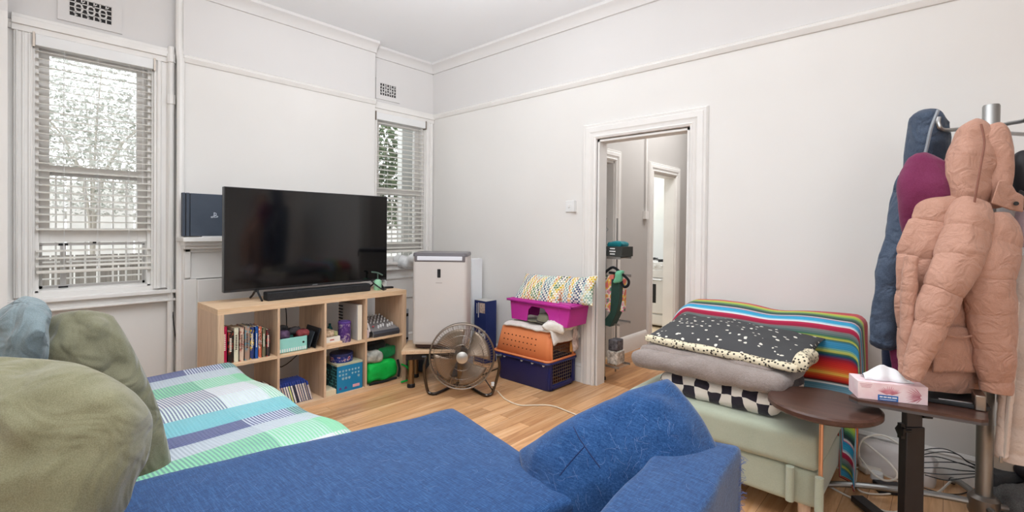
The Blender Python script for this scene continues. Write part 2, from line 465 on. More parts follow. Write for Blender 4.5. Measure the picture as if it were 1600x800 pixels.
# door frame (architrave, jambs)
arch = [(0, 0), (.02, .004), (.028, .02), (.018, .03), (.022, .05), (.03, .062), (.03, .1), (.022, .108), (.026, .125), (.01, .135), (0, .135)]
def casing(b, x0, x1, z1, y, sg):
    # three mitred lengths; profile (depth, across from the inner edge)
    A = [(x0, 0), (x0, z1), (x1, z1), (x1, 0)]; dirs = [(-1, 0), (-1, 1), (1, 1), (1, 0)]
    return b.rings([[V((a[0]+d[0]*p[1], y+sg*p[0], a[1]+d[1]*p[1])) for p in arch] for a, d in zip(A, dirs)])
door = bpy.data.objects.new('door_1', None); S.collection.objects.link(door); door.location = (-1.84, YW, 0); door['kind'] = 'structure'
door.matrix_basis = Matrix.Translation((-1.84, YW, 0))
obj('architrave', casing(casing(B(), DX0-.005, DX1+.005, DZ+.005, YW, -1), DX0-.005, DX1+.005, DZ+.005, YW+.12, 1), TRIM, door, smooth=30)
obj('jamb', B().bx(DX0-.01, DX0+.018, YW, YW+.12, 0, DZ).bx(DX1-.018, DX1+.01, YW, YW+.12, 0, DZ).bx(DX0, DX1, YW, YW+.12, DZ-.018, DZ+.01), TRIM, door, smooth=0)
# hall: wall with a door recess and the kitchen doorway
HX = -2.6
b = wall_yz(B(), HX-.14, HX, 3.66, 8, 0, ZC, [(3.85, 4.44, 0, 2.06), (5.32, 5.95, 0, 2.03)])
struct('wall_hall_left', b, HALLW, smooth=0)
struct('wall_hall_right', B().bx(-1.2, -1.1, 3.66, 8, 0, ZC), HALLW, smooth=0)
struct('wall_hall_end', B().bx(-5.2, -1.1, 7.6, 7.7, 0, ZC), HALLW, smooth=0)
struct('wall_kitchen', B().bx(-5.3, -5.2, 3.6, 8, 0, ZC).bx(-5.2, HX-.14, 6.85, 6.95, 0, ZC).bx(-5.2, HX-.14, 4.9, 5.0, 0, ZC), paint('kitchen_paint', (224, 226, 222), .5), smooth=0)
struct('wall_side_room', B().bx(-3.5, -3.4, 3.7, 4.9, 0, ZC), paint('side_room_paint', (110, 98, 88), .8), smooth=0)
sk2 = [(0, 0), (.02, 0), (.02, .14), (.01, .17), (0, .18)]
b = B(); rail_y(b, 4.56, 5.2, HX, 0, sk2); rail_y(b, 6.07, 7.6, HX, 0, sk2)
struct('baseboard_hall', b, TRIM, smooth=30)
def casing_y(b, y0, y1, z1, x, sg, W=.115):
    A = [(y0, 0), (y0, z1), (y1, z1), (y1, 0)]; dirs = [(-1, 0), (-1, 1), (1, 1), (1, 0)]
    return b.rings([[V((x+sg*p[0], a[0]+d[0]*p[1]*W/.135, a[1]+d[1]*p[1]*W/.135)) for p in arch] for a, d in zip(A, dirs)])
d2 = bpy.data.objects.new('door_2', None); S.collection.objects.link(d2); d2.matrix_basis = Matrix.Translation((HX, 5.63, 0)); d2['kind'] = 'structure'
obj('architrave', casing_y(B(), 5.32, 5.95, 2.03, HX, 1), TRIM, d2, smooth=30)
obj('jamb', B().bx(HX-.14, HX, 5.3, 5.33, 0, 2.03).bx(HX-.14, HX, 5.94, 5.97, 0, 2.03).bx(HX-.14, HX, 5.3, 5.97, 2.01, 2.04), TRIM, d2, smooth=0)
d3 = bpy.data.objects.new('door_3', None); S.collection.objects.link(d3); d3.matrix_basis = Matrix.Translation((HX, 4.15, 0)); d3['kind'] = 'structure'
obj('architrave', casing_y(B(), 3.85, 4.44, 2.06, HX, 1), TRIM, d3, smooth=30)
obj('jamb', B().bx(HX-.14, HX, 3.83, 3.86, 0, 2.06).bx(HX-.14, HX, 4.43, 4.46, 0, 2.06).bx(HX-.14, HX, 3.83, 4.46, 2.04, 2.07), TRIM, d3, smooth=0)
struct('trim_hall_conduit', B().tube([(HX+.02, 5.12, ZC), (HX+.02, 5.12, 2.6), (HX+.02, 5.13, 1.56)], .011, 8).bx(HX, HX+.035, 5.09, 5.17, 1.47, 1.56), TRIM, smooth=30)
tag(obj('light_switch', B().bx(-2.56, -2.475, YW-.012, YW, 1.50, 1.60).bx(-2.475, -2.45, YW-.04, YW, 1.50, 1.60).mat(1).bx(-2.53, -2.51, YW-.018, YW-.012, 1.54, 1.565), [WHITE, TRIM], bevel=.002), 'white wall switch plate beside the hallway door frame', 'light switch')

# ---- windows
GL = N('window_glass')
mx = GL.n('ShaderNodeMixShader'); tr = GL.n('ShaderNodeBsdfTransparent'); gl = GL.n('ShaderNodeBsdfGlossy'); gl.inputs['Roughness'].default_value = .02
fr = GL.n('ShaderNodeFresnel'); GL.l(fr.outputs[0], mx.inputs[0]); GL.l(tr.outputs[0], mx.inputs[1]); GL.l(gl.outputs[0], mx.inputs[2])
GL.l(mx.outputs[0], GL.t.nodes['Material Output'].inputs[0]); GL = GL.m
def window(n, y0, y1, z0, z1, meet, lowbot, casl, casr, sill):
    w_ = bpy.data.objects.new('window_%d' % n, None); S.collection.objects.link(w_); w_['kind'] = 'structure'
    w_.matrix_basis = Matrix.Translation((XW, (y0+y1)/2, z0))
    X = XW
    b = B()
    def flute(a, c, cnt=3):
        b.bx(X-.02, X+.022, a, c, z0-.02, z1+.02)
        for k in range(cnt):
            y = a+(c-a)*(k+.5)/cnt; b.cyl((X+.022, y, z0-.02), (X+.022, y, z1+.02), (c-a)/cnt*.28, n=8)
    flute(casl, y0-.012); flute(y1+.012, casr, 2)
    # head
    for i, (zz, dd) in enumerate(((z1+.02, .03), (z1+.06, .045), (z1+.085, .03))):
        b.bx(X-.02, X+dd, casl-.01, min(casr+.01, YW-.002), zz, zz+.045)
    obj('window_casing', b, TRIM, w_, smooth=30, bevel=.003)
    b = B(); b.bx(X-.2, X+.085, casl-.03, min(casr+.03, YW-.002), sill-.028, sill); b.bx(X, X+.05, casl, min(casr, YW-.002), sill-.075, sill-.028); b.bx(X, X+.07, casl-.02, min(casr+.02, YW-.002), sill-.09, sill-.072)
    obj('window_sill', b, TRIM, w_, bevel=.005)
    b = B(); Xu, Xl = X-.07, X-.1; fw = .055
    b.bx(X-.2, X-.02, y0, y0+.02, z0, z1).bx(X-.2, X-.02, y1-.02, y1, z0, z1).bx(X-.2, X-.02, y0, y1, z1-.02, z1).bx(X-.2, X-.02, y0, y1, z0-.002, z0+.015)
    obj('window_frame', b, TRIM, w_, bevel=.002)
    b = B(); b.bx(Xl-.02, Xl+.02, y0+.02, y0+.02+fw, meet-.02, z1-.02).bx(Xl-.02, Xl+.02, y1-.02-fw, y1-.02, meet-.02, z1-.02).bx(Xl-.019, Xl+.019, y0+.074, y1-.074, z1-.075, z1-.021).bx(Xl-.019, Xl+.019, y0+.074, y1-.074, meet-.019, meet+.025)
    s1 = obj('upper_sash', b, TRIM, w_, bevel=.002)
    obj('pane', B().bx(Xl-.002, Xl+.002, y0+.02+fw, y1-.02-fw, meet+.025, z1-.075), GL, s1, smooth=0)
    b = B(); b.bx(Xu-.02, Xu+.02, y0+.02, y0+.02+fw, lowbot-.02, meet+.05).bx(Xu-.02, Xu+.02, y1-.02-fw, y1-.02, lowbot-.02, meet+.05).bx(Xu-.019, Xu+.019, y0+.074, y1-.074, lowbot-.019, lowbot+.065).bx(Xu-.019, Xu+.019, y0+.074, y1-.074, meet+.001, meet+.049)
    s2 = obj('lower_sash', b, TRIM, w_, bevel=.002)
    obj('pane', B().bx(Xu-.002, Xu+.002, y0+.02+fw, y1-.02-fw, lowbot+.065, meet), GL, s2, smooth=0)
    return w_
w1 = window(1, W1[0], W1[1], W1[2], W1[3], 1.70, 1.24, .12, .985, .85)
w2 = window(2, W2[0], W2[1], W2[2], W2[3], 1.72, 1.10, BR+.01, 3.535, .97)
# fly screen frame in the raised-sash gap
AL = metal('screen_aluminium', (190, 188, 186), .45)
b = B(); y0, y1 = .245, .825
b.bx(-4.595, -4.575, y0, y1, 1.195, 1.215).bx(-4.595, -4.575, y0, y1, .9, .92).bx(-4.595, -4.575, y0, y0+.015, .9, 1.2).bx(-4.595, -4.575, y1-.015, y1, .9, 1.2).bx(-4.6, -4.57, .35, .38, .9, 1.2)
b.mat(1).bx(-4.572, -4.568, .34, .39, 1.195, 1.21).bx(-4.572, -4.568, .34, .39, .9, .912).bx(-4.572, -4.566, .52, .54, 1.208, 1.22)
obj('screen_frame', b, [AL, BLACK], w1, smooth=0)
# security grille outside
SG = paint('grille_paint', (226, 224, 220), .5)
def grille(y0, y1, z0, z1, X, lab):
    b = B()
    n = round((y1-y0)/.085)
    for i in range(n+1):
        y = y0+(y1-y0)*i/n; b.cyl((X, y, z0), (X, y, z1), .006, n=8)
    for z in (z0+.05, z0+.17, (z0+z1)/2, z1-.05): b.cyl((X, y0-.03, z), (X, y1+.03, z), .006, n=8)
    tag(obj('security_grille', b, SG), lab, 'window grille')
grille(.26, .82, .9, 1.72, -4.76, 'white barred security grille outside the large left window')
grille(2.84, 3.40, 1.0, 1.72, -4.76, 'white barred security grille outside the window behind the television')
struct('trim_window_board', B().bx(XW, XW+.02, BR+.02, 3.53, .56, .86).bx(XW, XW+.035, BR+.02, 3.53, .78, .8).bx(XW, XW+.03, BR+.02, 3.53, .86, .95), TRIM, bevel=.003)

# ---- blinds
SL = paint('blind_slat', (226, 222, 214), .5, 3, 4, .02)
def blind(y0, y1, ztop, zstack, loc_lab, tilt, pitch=.0495, extra=(), cords=3):
    X = XW-.005
    t = thing('venetian_blind', loc_lab, 'blind', (X, (y0+y1)/2, ztop))
    obj('headrail', B().bx(X-.03, X+.04, y0-.005, y1+.005, ztop-.075, ztop), WHITE, t, bevel=.003)
    obj('bracket', B().bx(X-.03, X+.043, y0-.018, y0-.006, ztop-.085, ztop+.01), GUN, t)
    obj('bracket', B().bx(X-.03, X+.043, y1+.006, y1+.018, ztop-.085, ztop+.01), GUN, t)
    b = B(); z = ztop-.1; zs = []
    while z > zstack+.02: zs.append(z); z -= pitch
    zs += list(extra)
    for k, z in enumerate(zs):
        tl = tilt+noise.noise(V((k*.7, y0, 0)))*.12
        c = V((X, (y0+y1)/2, z)); R = Matrix.Rotation(tl, 3, 'Y')
        sgm = [V((-.024+.048*i/4, 0, .0022*(1-((i-2)/2)**2))) for i in range(5)]
        top = [R@p for p in sgm]; bot = [R@(p-V((0, 0, .003))) for p in sgm]
        prof = top+bot[::-1]
        dz = noise.noise(V((k*1.3, 5, 1)))*.004
        b.rings([[c+p+V((0, y0-c.y, dz)) for p in prof], [c+p+V((0, y1-c.y, -dz)) for p in prof]])
    obj('slats', b, SL, t, smooth=30)
    obj('bottom_rail', B().bx(X-.026, X+.026, y0, y1, zs[-1]-.05, zs[-1]-.03), SL, t, bevel=.004)
    b = B()
    for f in ((.25, .75) if cords == 2 else (.22, .5, .78)):
        y = y0+(y1-y0)*f
        for dx in (-.027, .027): b.cyl((X+dx, y, ztop-.05), (X+dx, y, zs[-1]-.03), .0012, n=5)
    b.cyl((X+.045, y1-.06, ztop-.07), (X+.045, y1-.06, ztop-.95), .0014, n=5)
    obj('cord', b, WHITE, t)
    return t
blind(.225, .85, 2.60, 1.27, 'wide white slatted venetian blind on the large window at far left', .22, extra=(1.165, 1.115, 1.06))
blind(2.775, 3.405, 2.56, 1.06, 'narrow-looking slatted venetian blind on the window behind the television', .35)
# vents
GRI = paint('vent_hole_shade', (52, 50, 50), .9)  # dark colour stands in for the shade inside the vent holes
def vent(yc, zc, w_, h, lab):
    t = thing('wall_vent', lab, 'vent', (XW, yc, zc)); X = XW
    b = B().bx(X, X+.012, yc-w_*.75, yc+w_*.75, zc-h*.85, zc-h/2).bx(X, X+.012, yc-w_*.75, yc+w_*.75, zc+h/2, zc+h*.85).bx(X, X+.012, yc-w_*.75, yc-w_/2, zc-h/2, zc+h/2).bx(X, X+.012, yc+w_/2, yc+w_*.75, zc-h/2, zc+h/2)
    obj('plate', b, FRIEZE, t, smooth=0)
    obj('backing', B().bx(X, X+.003, yc-w_/2, yc+w_/2, zc-h/2, zc+h/2), GRI, t, smooth=0)
    b = B()
    n = 7
    for i in range(n+1):
        y = yc-w_/2+w_*i/n; b.bx(X+.003, X+.009, y-.0035, y+.0035, zc-h/2, zc+h/2)
    for j in range(5):
        z = zc-h/2+h*j/4; b.bx(X+.003, X+.009, yc-w_/2, yc+w_/2, z-.003, z+.003)
    for q in (-.28, 0, .28):
        b.tube([(X+.007, yc+q*w_+.022*math.cos(a), zc+.028*math.sin(a)) for a in [2*PI*k/12 for k in range(12)]], .004, 6, closed=True)
        b.ob((X+.007, yc+q*w_+.02, zc+h*.33), (.002, 0, 0), (0, .012, .012), (0, .002, -.002)).ob((X+.007, yc+q*w_-.02, zc-h*.33), (.002, 0, 0), (0, .012, -.012), (0, .002, .002))
    obj('grille', b, FRIEZE, t, smooth=0)
vent(.50, 2.85, .23, .13, 'ornate pierced white wall vent above the large left window')
vent(2.925, 2.82, .2, .13, 'small pierced white wall vent near the corner above the far window')
# pipes between window and breast
b = B().tube([(XW+.045, .965, 2.72), (XW+.045, .965, .0)], .022, 10)
b.tube([(XW+.045, .965, 2.35), (XW+.045, .965, 2.28)], .03, 10).tube([(XW+.045, .965, 2.6), (XW+.045, .965, 2.66)], .03, 10)
struct('trim_pipe', b, TRIM, smooth=30)
struct('trim_conduit', B().tube([(XW+.07, 1.012, ZC), (XW+.07, 1.012, 2.72), (XB+.012, 1.012, 2.6), (XB+.012, 1.012, .0)], .026, 10), TRIM, smooth=30)
# fireplace surround, boxed in
b = B().bx(XB, -4.19, .985, 2.74, 1.222, 1.256).bx(XB, -4.235, 1.005, 2.72, 1.19, 1.222).bx(XB, -4.26, 1.01, 2.715, 1.165, 1.19)
b.bx(XB, -4.32, 1.015, 2.71, .93, 1.165)
for (a, c, z0, z1) in ((1.02, 1.06, .94, 1.17), (2.66, 2.70, .94, 1.17), (1.02, 2.70, 1.14, 1.165)): b.bx(-4.32, -4.295, a, c, z0, z1)
b.bx(XB, -4.3, 1.015, 1.10, 0, .93).bx(XB, -4.27, 1.10, 2.62, 0, .925).bx(XB, -4.3, 2.62, 2.71, 0, .93)
struct('trim_mantelpiece', b, TRIM, bevel=.004)

# ---- outside the windows
random.seed(3)
def bush(name, lab, cat, c, r, n, cols, leaf=.05):
    t = thing(name, lab, cat, (c[0], c[1], -.2))
    m = N(name+'_leaves'); oi = m.noise(m.co(), 5, 3); col = m.ramp(oi, [(.3, cols[0]), (.5, cols[1]), (.7, cols[2])])
    m.set(col, .7); m.b.inputs['Transmission Weight'].default_value = 0
    b = B()
    for i in range(n):
        d = V((random.gauss(0, 1), random.gauss(0, 1), random.gauss(0, 1))).normalized()*random.random()**.35
        p = V(c)+V((d.x*r[0], d.y*r[1], d.z*r[2]))
        u = V((random.gauss(0, 1), random.gauss(0, 1), random.gauss(0, 1))).normalized(); v = u.orthogonal().normalized()
        s_ = leaf*random.uniform(.6, 1.3)
        b.add([p-u*s_, p-v*s_*.45, p+u*s_, p+v*s_*.45], [(0, 1, 2, 3)])
    obj('foliage', b, m.m, t, smooth=0, weld=False)
    b = B()
    for k in range(6):
        a = k*1.05; b.tube([(c[0], c[1], -.2), (c[0]+.1*math.cos(a), c[1]+.1*math.sin(a), c[2]-r[2]*.5), (c[0]+r[0]*.7*math.cos(a), c[1]+r[1]*.7*math.sin(a), c[2]+r[2]*.5)], lambda q: .014*(1-q)+.004, 6, smooth=4)
    obj('branch', b, paint('bark', (190, 184, 174), .9), t)
    return t
bush('garden_tree', 'pale sunlit tree seen through the large left window', 'tree', (-6.6, .75, 2.35), (.8, 1.3, .95), 9000, [(150, 156, 146), (206, 208, 202), (240, 240, 238)], .028)  # near-white leaf colours carry the overexposed daylight outside
bush('garden_shrub', 'dark green leafy tree seen through the window behind the television', 'tree', (-6.1, 3.7, 2.1), (.7, 1.1, .8), 3600, [(48, 66, 42), (84, 104, 70), (130, 146, 108)], .05)
b = B()
for i in range(36): b.bx(-7.9, -7.87, -2.2+i*.22, -2.2+i*.22+.2, -.2, 1.85)
b.bx(-7.95, -7.9, -2.2, 5.7, .2, .3).bx(-7.95, -7.9, -2.2, 5.7, 1.4, 1.5)
tag(obj('paling_fence', b, paint('pale_paling', (236, 234, 230), .8, 8, 6), smooth=0), 'tall pale paling fence outside the windows', 'fence')
b = B()
for i in range(17): b.bx(-6.0, -5.97, -1.2+i*.16, -1.2+i*.16+.145, -.2, 1.06)
b.bx(-5.97, -5.93, -1.2, 1.5, .95, 1.02)
tag(obj('timber_fence', b, wood('weathered_grey', (120, 114, 108), (160, 154, 146), 2), smooth=0), 'low weathered grey timber fence outside the left window', 'fence')
struct('ground_outside', B().bx(-12, -4.75, -6, 9, -.3, -.2), paint('path_concrete', (190, 186, 178), .9))

# ================================================================== BOOKCASE
SX, SD, SY0, SY1, SZ = -3.5, .44, 1.014, 2.48, .80
SBX = SX-SD
ymid = [1.40, 1.745, 2.092]; zm = .415
shelf = thing('cube_shelf', 'long low pale oak bookcase of eight open cubes under the television', 'bookcase', (SX-SD/2, (SY0+SY1)/2, 0))
obj('side_panel', B().bx(SBX, SX, SY0, SY0+.038, 0, SZ-.038), OAK, shelf, smooth=0)
obj('side_panel', B().bx(SBX, SX, SY1-.038, SY1, 0, SZ-.038), OAK, shelf, smooth=0)
obj('top_panel', B().bx(SBX, SX, SY0, SY1, SZ-.038, SZ), OAKH, shelf, smooth=0)
obj('bottom_panel', B().bx(SBX, SX, SY0+.038, SY1-.038, 0, .038), OAKH, shelf, smooth=0)
for y in ymid: obj('divider', B().bx(SBX, SX-.002, y-.008, y+.008, .038, SZ-.038), OAK, shelf, smooth=0)
cells = [SY0+.038]+ymid+[SY1-.038]
for i in range(4): obj('shelf_board', B().bx(SBX, SX-.003, cells[i]+.008*(i > 0), cells[i+1]-.008*(i < 3), zm-.008, zm+.008), OAKH, shelf, smooth=0)
ZB, ZT = .038, zm+.008

# books
def book_mat(i, c, c2):
    m = N('book_cover_%d' % i); co = m.co()
    sep = m.n('ShaderNodeSeparateXYZ'); m.l(co, sep.inputs[0])
    nz = m.noise(co, 30, 4, .7)
    col = m.mix(m.math('GREATER_THAN', nz, .53), c, c2)
    return m.set(col, .4, 0, .4)
PAGES = paint('book_pages', (226, 214, 188), .9, 6, 60)
def book(y, z, wd, ht, dep, c, c2, lab, title, lean=0, xf=SX-.04, grp='upright books in the top left cube of the bookcase'):
    t = thing('book', lab, 'book', (xf, y, z), 0, grp)
    t.matrix_basis = Matrix.Translation((xf, y, z)) @ Matrix.Rotation(lean, 4, 'X')
    i = len(MC); MC['bk%d' % i] = 1
    cm = book_mat(i, c, c2)
    h = wd/2
    obj('cover', B().bx(-dep, 0, -h, -h+.0025, 0, ht).bx(-dep, 0, h-.0025, h, 0, ht).bx(-.003, 0, -h, h, 0, ht), cm, t, local=True, smooth=0)
    obj('pages', B().bx(-dep+.004, -.003, -h+.0025, h-.0025, .003, ht-.004), PAGES, t, local=True, smooth=0)
    lc = (245, 240, 225) if sum(c) < 330 else (60, 40, 40)
    b = B(); b.bx(0, .0006, -h*.55, h*.55, ht*.34, ht*.82)
    b2 = B()
    for q in range(9):
        zz = ht*(.36+.05*q); b2.bx(.0006, .0012, -h*.35, h*.35, zz, zz+ht*.03)
    obj('spine_label', b, cm, t, local=True, smooth=0)
    obj('spine_print', b2, paint('print_%d' % (sum(lc)), lc, .5), t, local=True, smooth=0)
    return t
specs = [(.030, .250, (186, 24, 74), (200, 30, 84), 'thick crimson hardback, first at the left of the top left cube'),
         (.036, .212, (30, 28, 26), (150, 60, 44), 'black-spined paperback with fiery artwork beside the crimson hardback'),
         (.032, .232, (228, 222, 196), (206, 204, 180), 'thick cream-spined book with dark lettering'),
         (.030, .228, (216, 190, 170), (180, 110, 100), 'pinkish beige paperback right of the cream book'),
         (.036, .232, (168, 138, 122), (110, 150, 160), 'brown and grey-blue paperback in the middle of the row'),
         (.028, .222, (40, 60, 120), (230, 190, 60), 'navy and yellow illustrated paperback'),
         (.022, .222, (36, 90, 170), (30, 60, 130), 'slim bright blue paperback'),
         (.024, .218, (206, 110, 84), (240, 220, 210), 'orange-red and white paperback'),
         (.026, .206, (120, 112, 90), (70, 84, 60), 'olive brown paperback near the right of the row'),
         (.026, .190, (60, 54, 56), (180, 60, 60), 'short dark paperback, last on the right of the row')]
y = 1.058
for wd, ht, c, c2, lab in specs:
    book(y+wd/2, ZT, wd, ht, .155, c, c2, lab, '', xf=SX-.05-.01*random.random()); y += wd+.0015
y = 1.13
lowb = [((190, 180, 150), (120, 110, 80)), ((90, 100, 70), (170, 160, 120)), ((210, 200, 180), (160, 60, 50)), ((60, 70, 60), (150, 140, 110)), ((200, 190, 160), (90, 80, 60)), ((150, 40, 44), (220, 200, 180)), ((216, 206, 190), (150, 60, 60)), ((120, 60, 60), (60, 50, 44))]
for k, (c, c2) in enumerate(lowb):
    nmz = ['pale tan', 'olive green', 'ivory and red', 'dark green', 'cream', 'crimson', 'off-white', 'maroon'][k]
    pos = ['first from the left of', 'second from the left of', 'third from the left of', 'fourth from the left of', 'fourth from the right of', 'third from the right of', 'second from the right of', 'last at the right of'][k]
    book(y, ZB, .024, .185, .12, c, c2, nmz+' paperback in the lower left cube, '+pos+' its row', '', lean=-.12, xf=SX-.05, grp='paperbacks leaning in the lower left cube'); y += .0285

# teal box with clutter
TE = paint('teal_card', (150, 214, 206), .5, 4, 8)
t = thing('storage_box', 'mint green open box heaped with fabrics in the top second cube', 'box', (SX-.17, 1.52, ZT))
x0, x1, y0, y1, z1 = SX-.30, SX-.055, 1.42, 1.63, ZT+.105
obj('box_body', B().bx(x0, x1, y0, y1, ZT, ZT+.004).bx(x1-.004, x1, y0, y1, ZT, z1).bx(x0, x0+.004, y0, y1, ZT, z1).bx(x0, x1, y0, y0+.004, ZT, z1).bx(x0, x1, y1-.004, y1, ZT, z1), TE, t, smooth=0)
b = B()
for k in range(12): b.bx(x1, x1+.0008, y0+.008+k*.0165, y0+.016+k*.0165, ZT+.006, ZT+.03)
obj('print', b, WHITE, t, smooth=0)
obj('handle_hole', B().cyl((x1, y1-.03, ZT+.06), (x1+.001, y1-.03, ZT+.06), .008), BLACK, t)
for k, (cc, c, nm, lab) in enumerate((((x1-.07, 1.475, z1+.01), (70, 48, 78), 'cloth', 'plum patterned cloth bundled in the mint box'), ((x1-.09, 1.56, z1+.03), (34, 30, 34), 'pouch', 'black soft pouch on top of the mint box'), ((x1-.05, 1.605, z1+.008), (120, 40, 44), 'purse', 'dark red purse at the right end of the mint box'), ((x1-.16, 1.50, z1+.035), (58, 58, 60), 'headphone_case', 'charcoal case at the back of the mint box'))):
    tag(obj(nm, rbox(cc, (.05, 0, .01), (0, .042, 0), (0, 0, .028), .022, 8, .006, .012, k, 14), paint(nm+'_print', c, .8, 45, 16)), lab, nm.replace('_', ' '))
tag(obj('tablet', B().ob((SX-.14, 1.70, ZT+.075), (.11, 0, 0), (0, .022, .072), (0, .005, -.0016)), BLACK, bevel=.003), 'dark flat tablet leaning against the divider right of the mint box', 'tablet')
tag(obj('tablet', B().ob((SX-.16, 1.668, ZT+.062), (.1, 0, 0), (0, .020, .06), (0, .004, -.0014)), paint('dark_slate', (60, 66, 72), .5), bevel=.003), 'slate grey tablet leaning between the mint box and another tablet', 'tablet')
# disc cases
BLU = paint('disc_case_blue', (36, 66, 150), .25, 4, 9, .02, .5)
y = 1.445
random.seed(5)
tints = [(216, 206, 200), (230, 226, 220), (200, 180, 170), (226, 220, 214), (240, 236, 230), (214, 222, 150), (236, 232, 226), (60, 60, 66), (226, 220, 216), (210, 196, 190), (196, 190, 186), (222, 214, 206), (150, 140, 136), (206, 196, 190)]
pr = None
order = ['first from the left', 'second from the left', 'third from the left', 'fourth from the left', 'fifth from the left', 'sixth from the left', 'seventh from the left', 'seventh from the right', 'sixth from the right', 'fifth from the right', 'fourth from the right', 'third from the right', 'second from the right', 'last on the right']
for k in range(14):
    t = thing('disc_case', 'blue-edged disc case leaning in the lower second cube, '+order[k], 'disc case', (SX-.045, y, ZB), 0, 'blue disc cases leaning in the lower second cube')
    hh = .170 if k < 13 else .15
    t.matrix_basis = Matrix.Translation((SX-.045-.004*random.random(), y, ZB+.001)) @ Matrix.Rotation(.27, 4, 'X')
    obj('case', B().bx(-.135, 0, -.0068, .0068, 0, hh), BLU, t, local=True, bevel=.001)
    obj('spine_label', B().bx(0, .0008, -.0055, .0055, .004, hh-.028), paint('disc_label_%d' % k, tints[k], .4, 14, 60), t, local=True, smooth=0)
    y += .0168
# third column, top: board, white box, stone coasters, purple tin, silver device
tag(obj('wooden_tray', B().bx(SX-.30, SX-.03, 1.757, 1.90, ZT, ZT+.022), OAKH, bevel=.004), 'flat pale wooden board lying under the white box', 'board')
tag(obj('game_box', B().bx(SX-.27, SX-.04, 1.758, 1.885, ZT+.022, ZT+.062).mat(1).bx(SX-.04, SX-.0395, 1.80, 1.835, ZT+.036, ZT+.046), [paint('white_card', (236, 230, 220), .5), paint('red_print', (190, 110, 100), .5)], bevel=.002), 'flat white box lying on a wooden board in the top third cube', 'box')
tag(obj('patterned_box', B().bx(SX-.25, SX-.05, 1.758, 1.842, ZT+.0625, ZT+.112), paint('mottled_tan', (176, 152, 124), .7, 50, 40), bevel=.006), 'mottled brown box on the left of the flat white box', 'box')
tag(obj('patterned_box', B().bx(SX-.25, SX-.05, 1.843, 1.872, ZT+.0625, ZT+.098), paint('mottled_olive', (150, 150, 104), .7, 40, 40), bevel=.006), 'small olive mottled box beside the mottled brown box', 'box')
PU = N('purple_tin'); co = PU.co(scale=(1, 1, 1)); vn = PU.noise(co, 38, 3, .6)
PU.set(PU.ramp(vn, [(.42, (84, 52, 130)), (.5, (110, 80, 150)), (.56, (188, 176, 190)), (.62, (90, 70, 110))], 'CONSTANT'), .3, .2)
t = thing('tin', 'tall purple patterned round tin in the top third cube', 'tin', (SX-.085, 1.945, ZT))
obj('tin_body', B().lathe([(.0, 0), (.047, 0), (.049, .004), (.049, .145), (.0, .145)], (SX-.085, 1.945, ZT)), PU.m, t)
obj('lid', B().lathe([(0, .145), (.0505, .145), (.0505, .160), (.046, .165), (.044, .161), (0, .161)], (SX-.085, 1.945, ZT)), paint('purple_lid', (92, 64, 140), .3), t)
tag(obj('bottle', B().lathe([(0, 0), (.022, 0), (.022, .09), (.01, .11), (.01, .13), (0, .13)], (SX-.24, 1.90, ZT)), paint('dark_teal', (20, 84, 84), .4)), 'dark teal bottle at the back between boxes and purple tin', 'bottle')
t = thing('wifi_router', 'tall silver ribbed device standing at the right of the top third cube', 'device', (SX-.2, 2.05, ZT))
obj('casing', B().bx(SX-.33, SX-.035, 2.03, 2.072, ZT, ZT+.29), paint('silver_plastic', (186, 182, 178), .35), t, bevel=.006)
b = B()
for k in range(9): b.bx(SX-.33, SX-.27, 2.024, 2.031, ZT+.04+k*.026, ZT+.052+k*.026)
obj('vent_slots', b, BLACK, t)
obj('edge_strip', B().bx(SX-.035, SX-.031, 2.033, 2.069, ZT+.002, ZT+.288), paint('cream_strip', (232, 224, 206), .4), t)
# third column bottom
t = thing('gift_box', 'big blue cardboard box with rows of pale square marks in the lower third cube', 'box', (SX-.16, 1.955, ZB))
y0, y1, x1, z1 = 1.85, 2.07, SX-.02, ZB+.222
obj('carton', B().bx(x1-.30, x1, y0, y1, ZB, z1), paint('box_blue', (28, 128, 176), .45, 6, 6), t, smooth=0)
obj('lid_edge', B().bx(x1-.302, x1+.001, y0-.001, y1+.001, z1-.012, z1+.002), paint('box_edge', (190, 190, 160), .5), t, smooth=0)
b = B()
random.seed(8)
for r_ in range(3):
    for k in range(7):
        if (r_, k) in ((1, 3), (2, 0), (2, 4), (2, 5)): continue
        yy = y0+.024+k*.027; zz = z1-.055-r_*.030; s_ = .0075+.002*(r_ == 2)
        b.bx(x1, x1+.001, yy-s_, yy+s_, zz-s_*.5, zz+s_*.7).bx(x1, x1+.001, yy-s_*.6, yy+s_*.6, zz-s_, zz+s_)
obj('square_marks', b, paint('pale_mark', (196, 232, 244), .5), t, smooth=0)
b = B()
for yy in (y0+.028, y0+.075): b.bx(x1, x1+.001, yy-.011, yy+.011, ZB+.022, ZB+.034).bx(x1, x1+.001, yy-.007, yy+.007, ZB+.034, ZB+.042)
obj('purple_marks', b, paint('purple_mark', (90, 70, 140), .5), t, smooth=0)
obj('price_label', B().bx(x1, x1+.0012, y1-.085, y1-.025, ZB+.022, ZB+.044), paint('pink_label', (224, 170, 180), .5), t, smooth=0)
b = B()
for r_ in range(9):
    for k in range(12):
        if random.random() < .62:
            xx = x1-.29+k*.024; zz = ZB+.01+r_*.024; b.bx(xx, xx+.018, y0-.001, y0, zz, zz+.008)
            if random.random() < .5: b.bx(xx, xx+.006, y0-.001, y0, zz, zz+.018)
obj('side_pattern', b, paint('teal_mark', (90, 170, 176), .5), t, smooth=0)
obj('side_face', B().bx(x1-.299, x1-.001, y0-.0006, y0+.002, ZB+.001, z1-.012), paint('dark_teal_card', (22, 62, 70), .5), t, smooth=0)
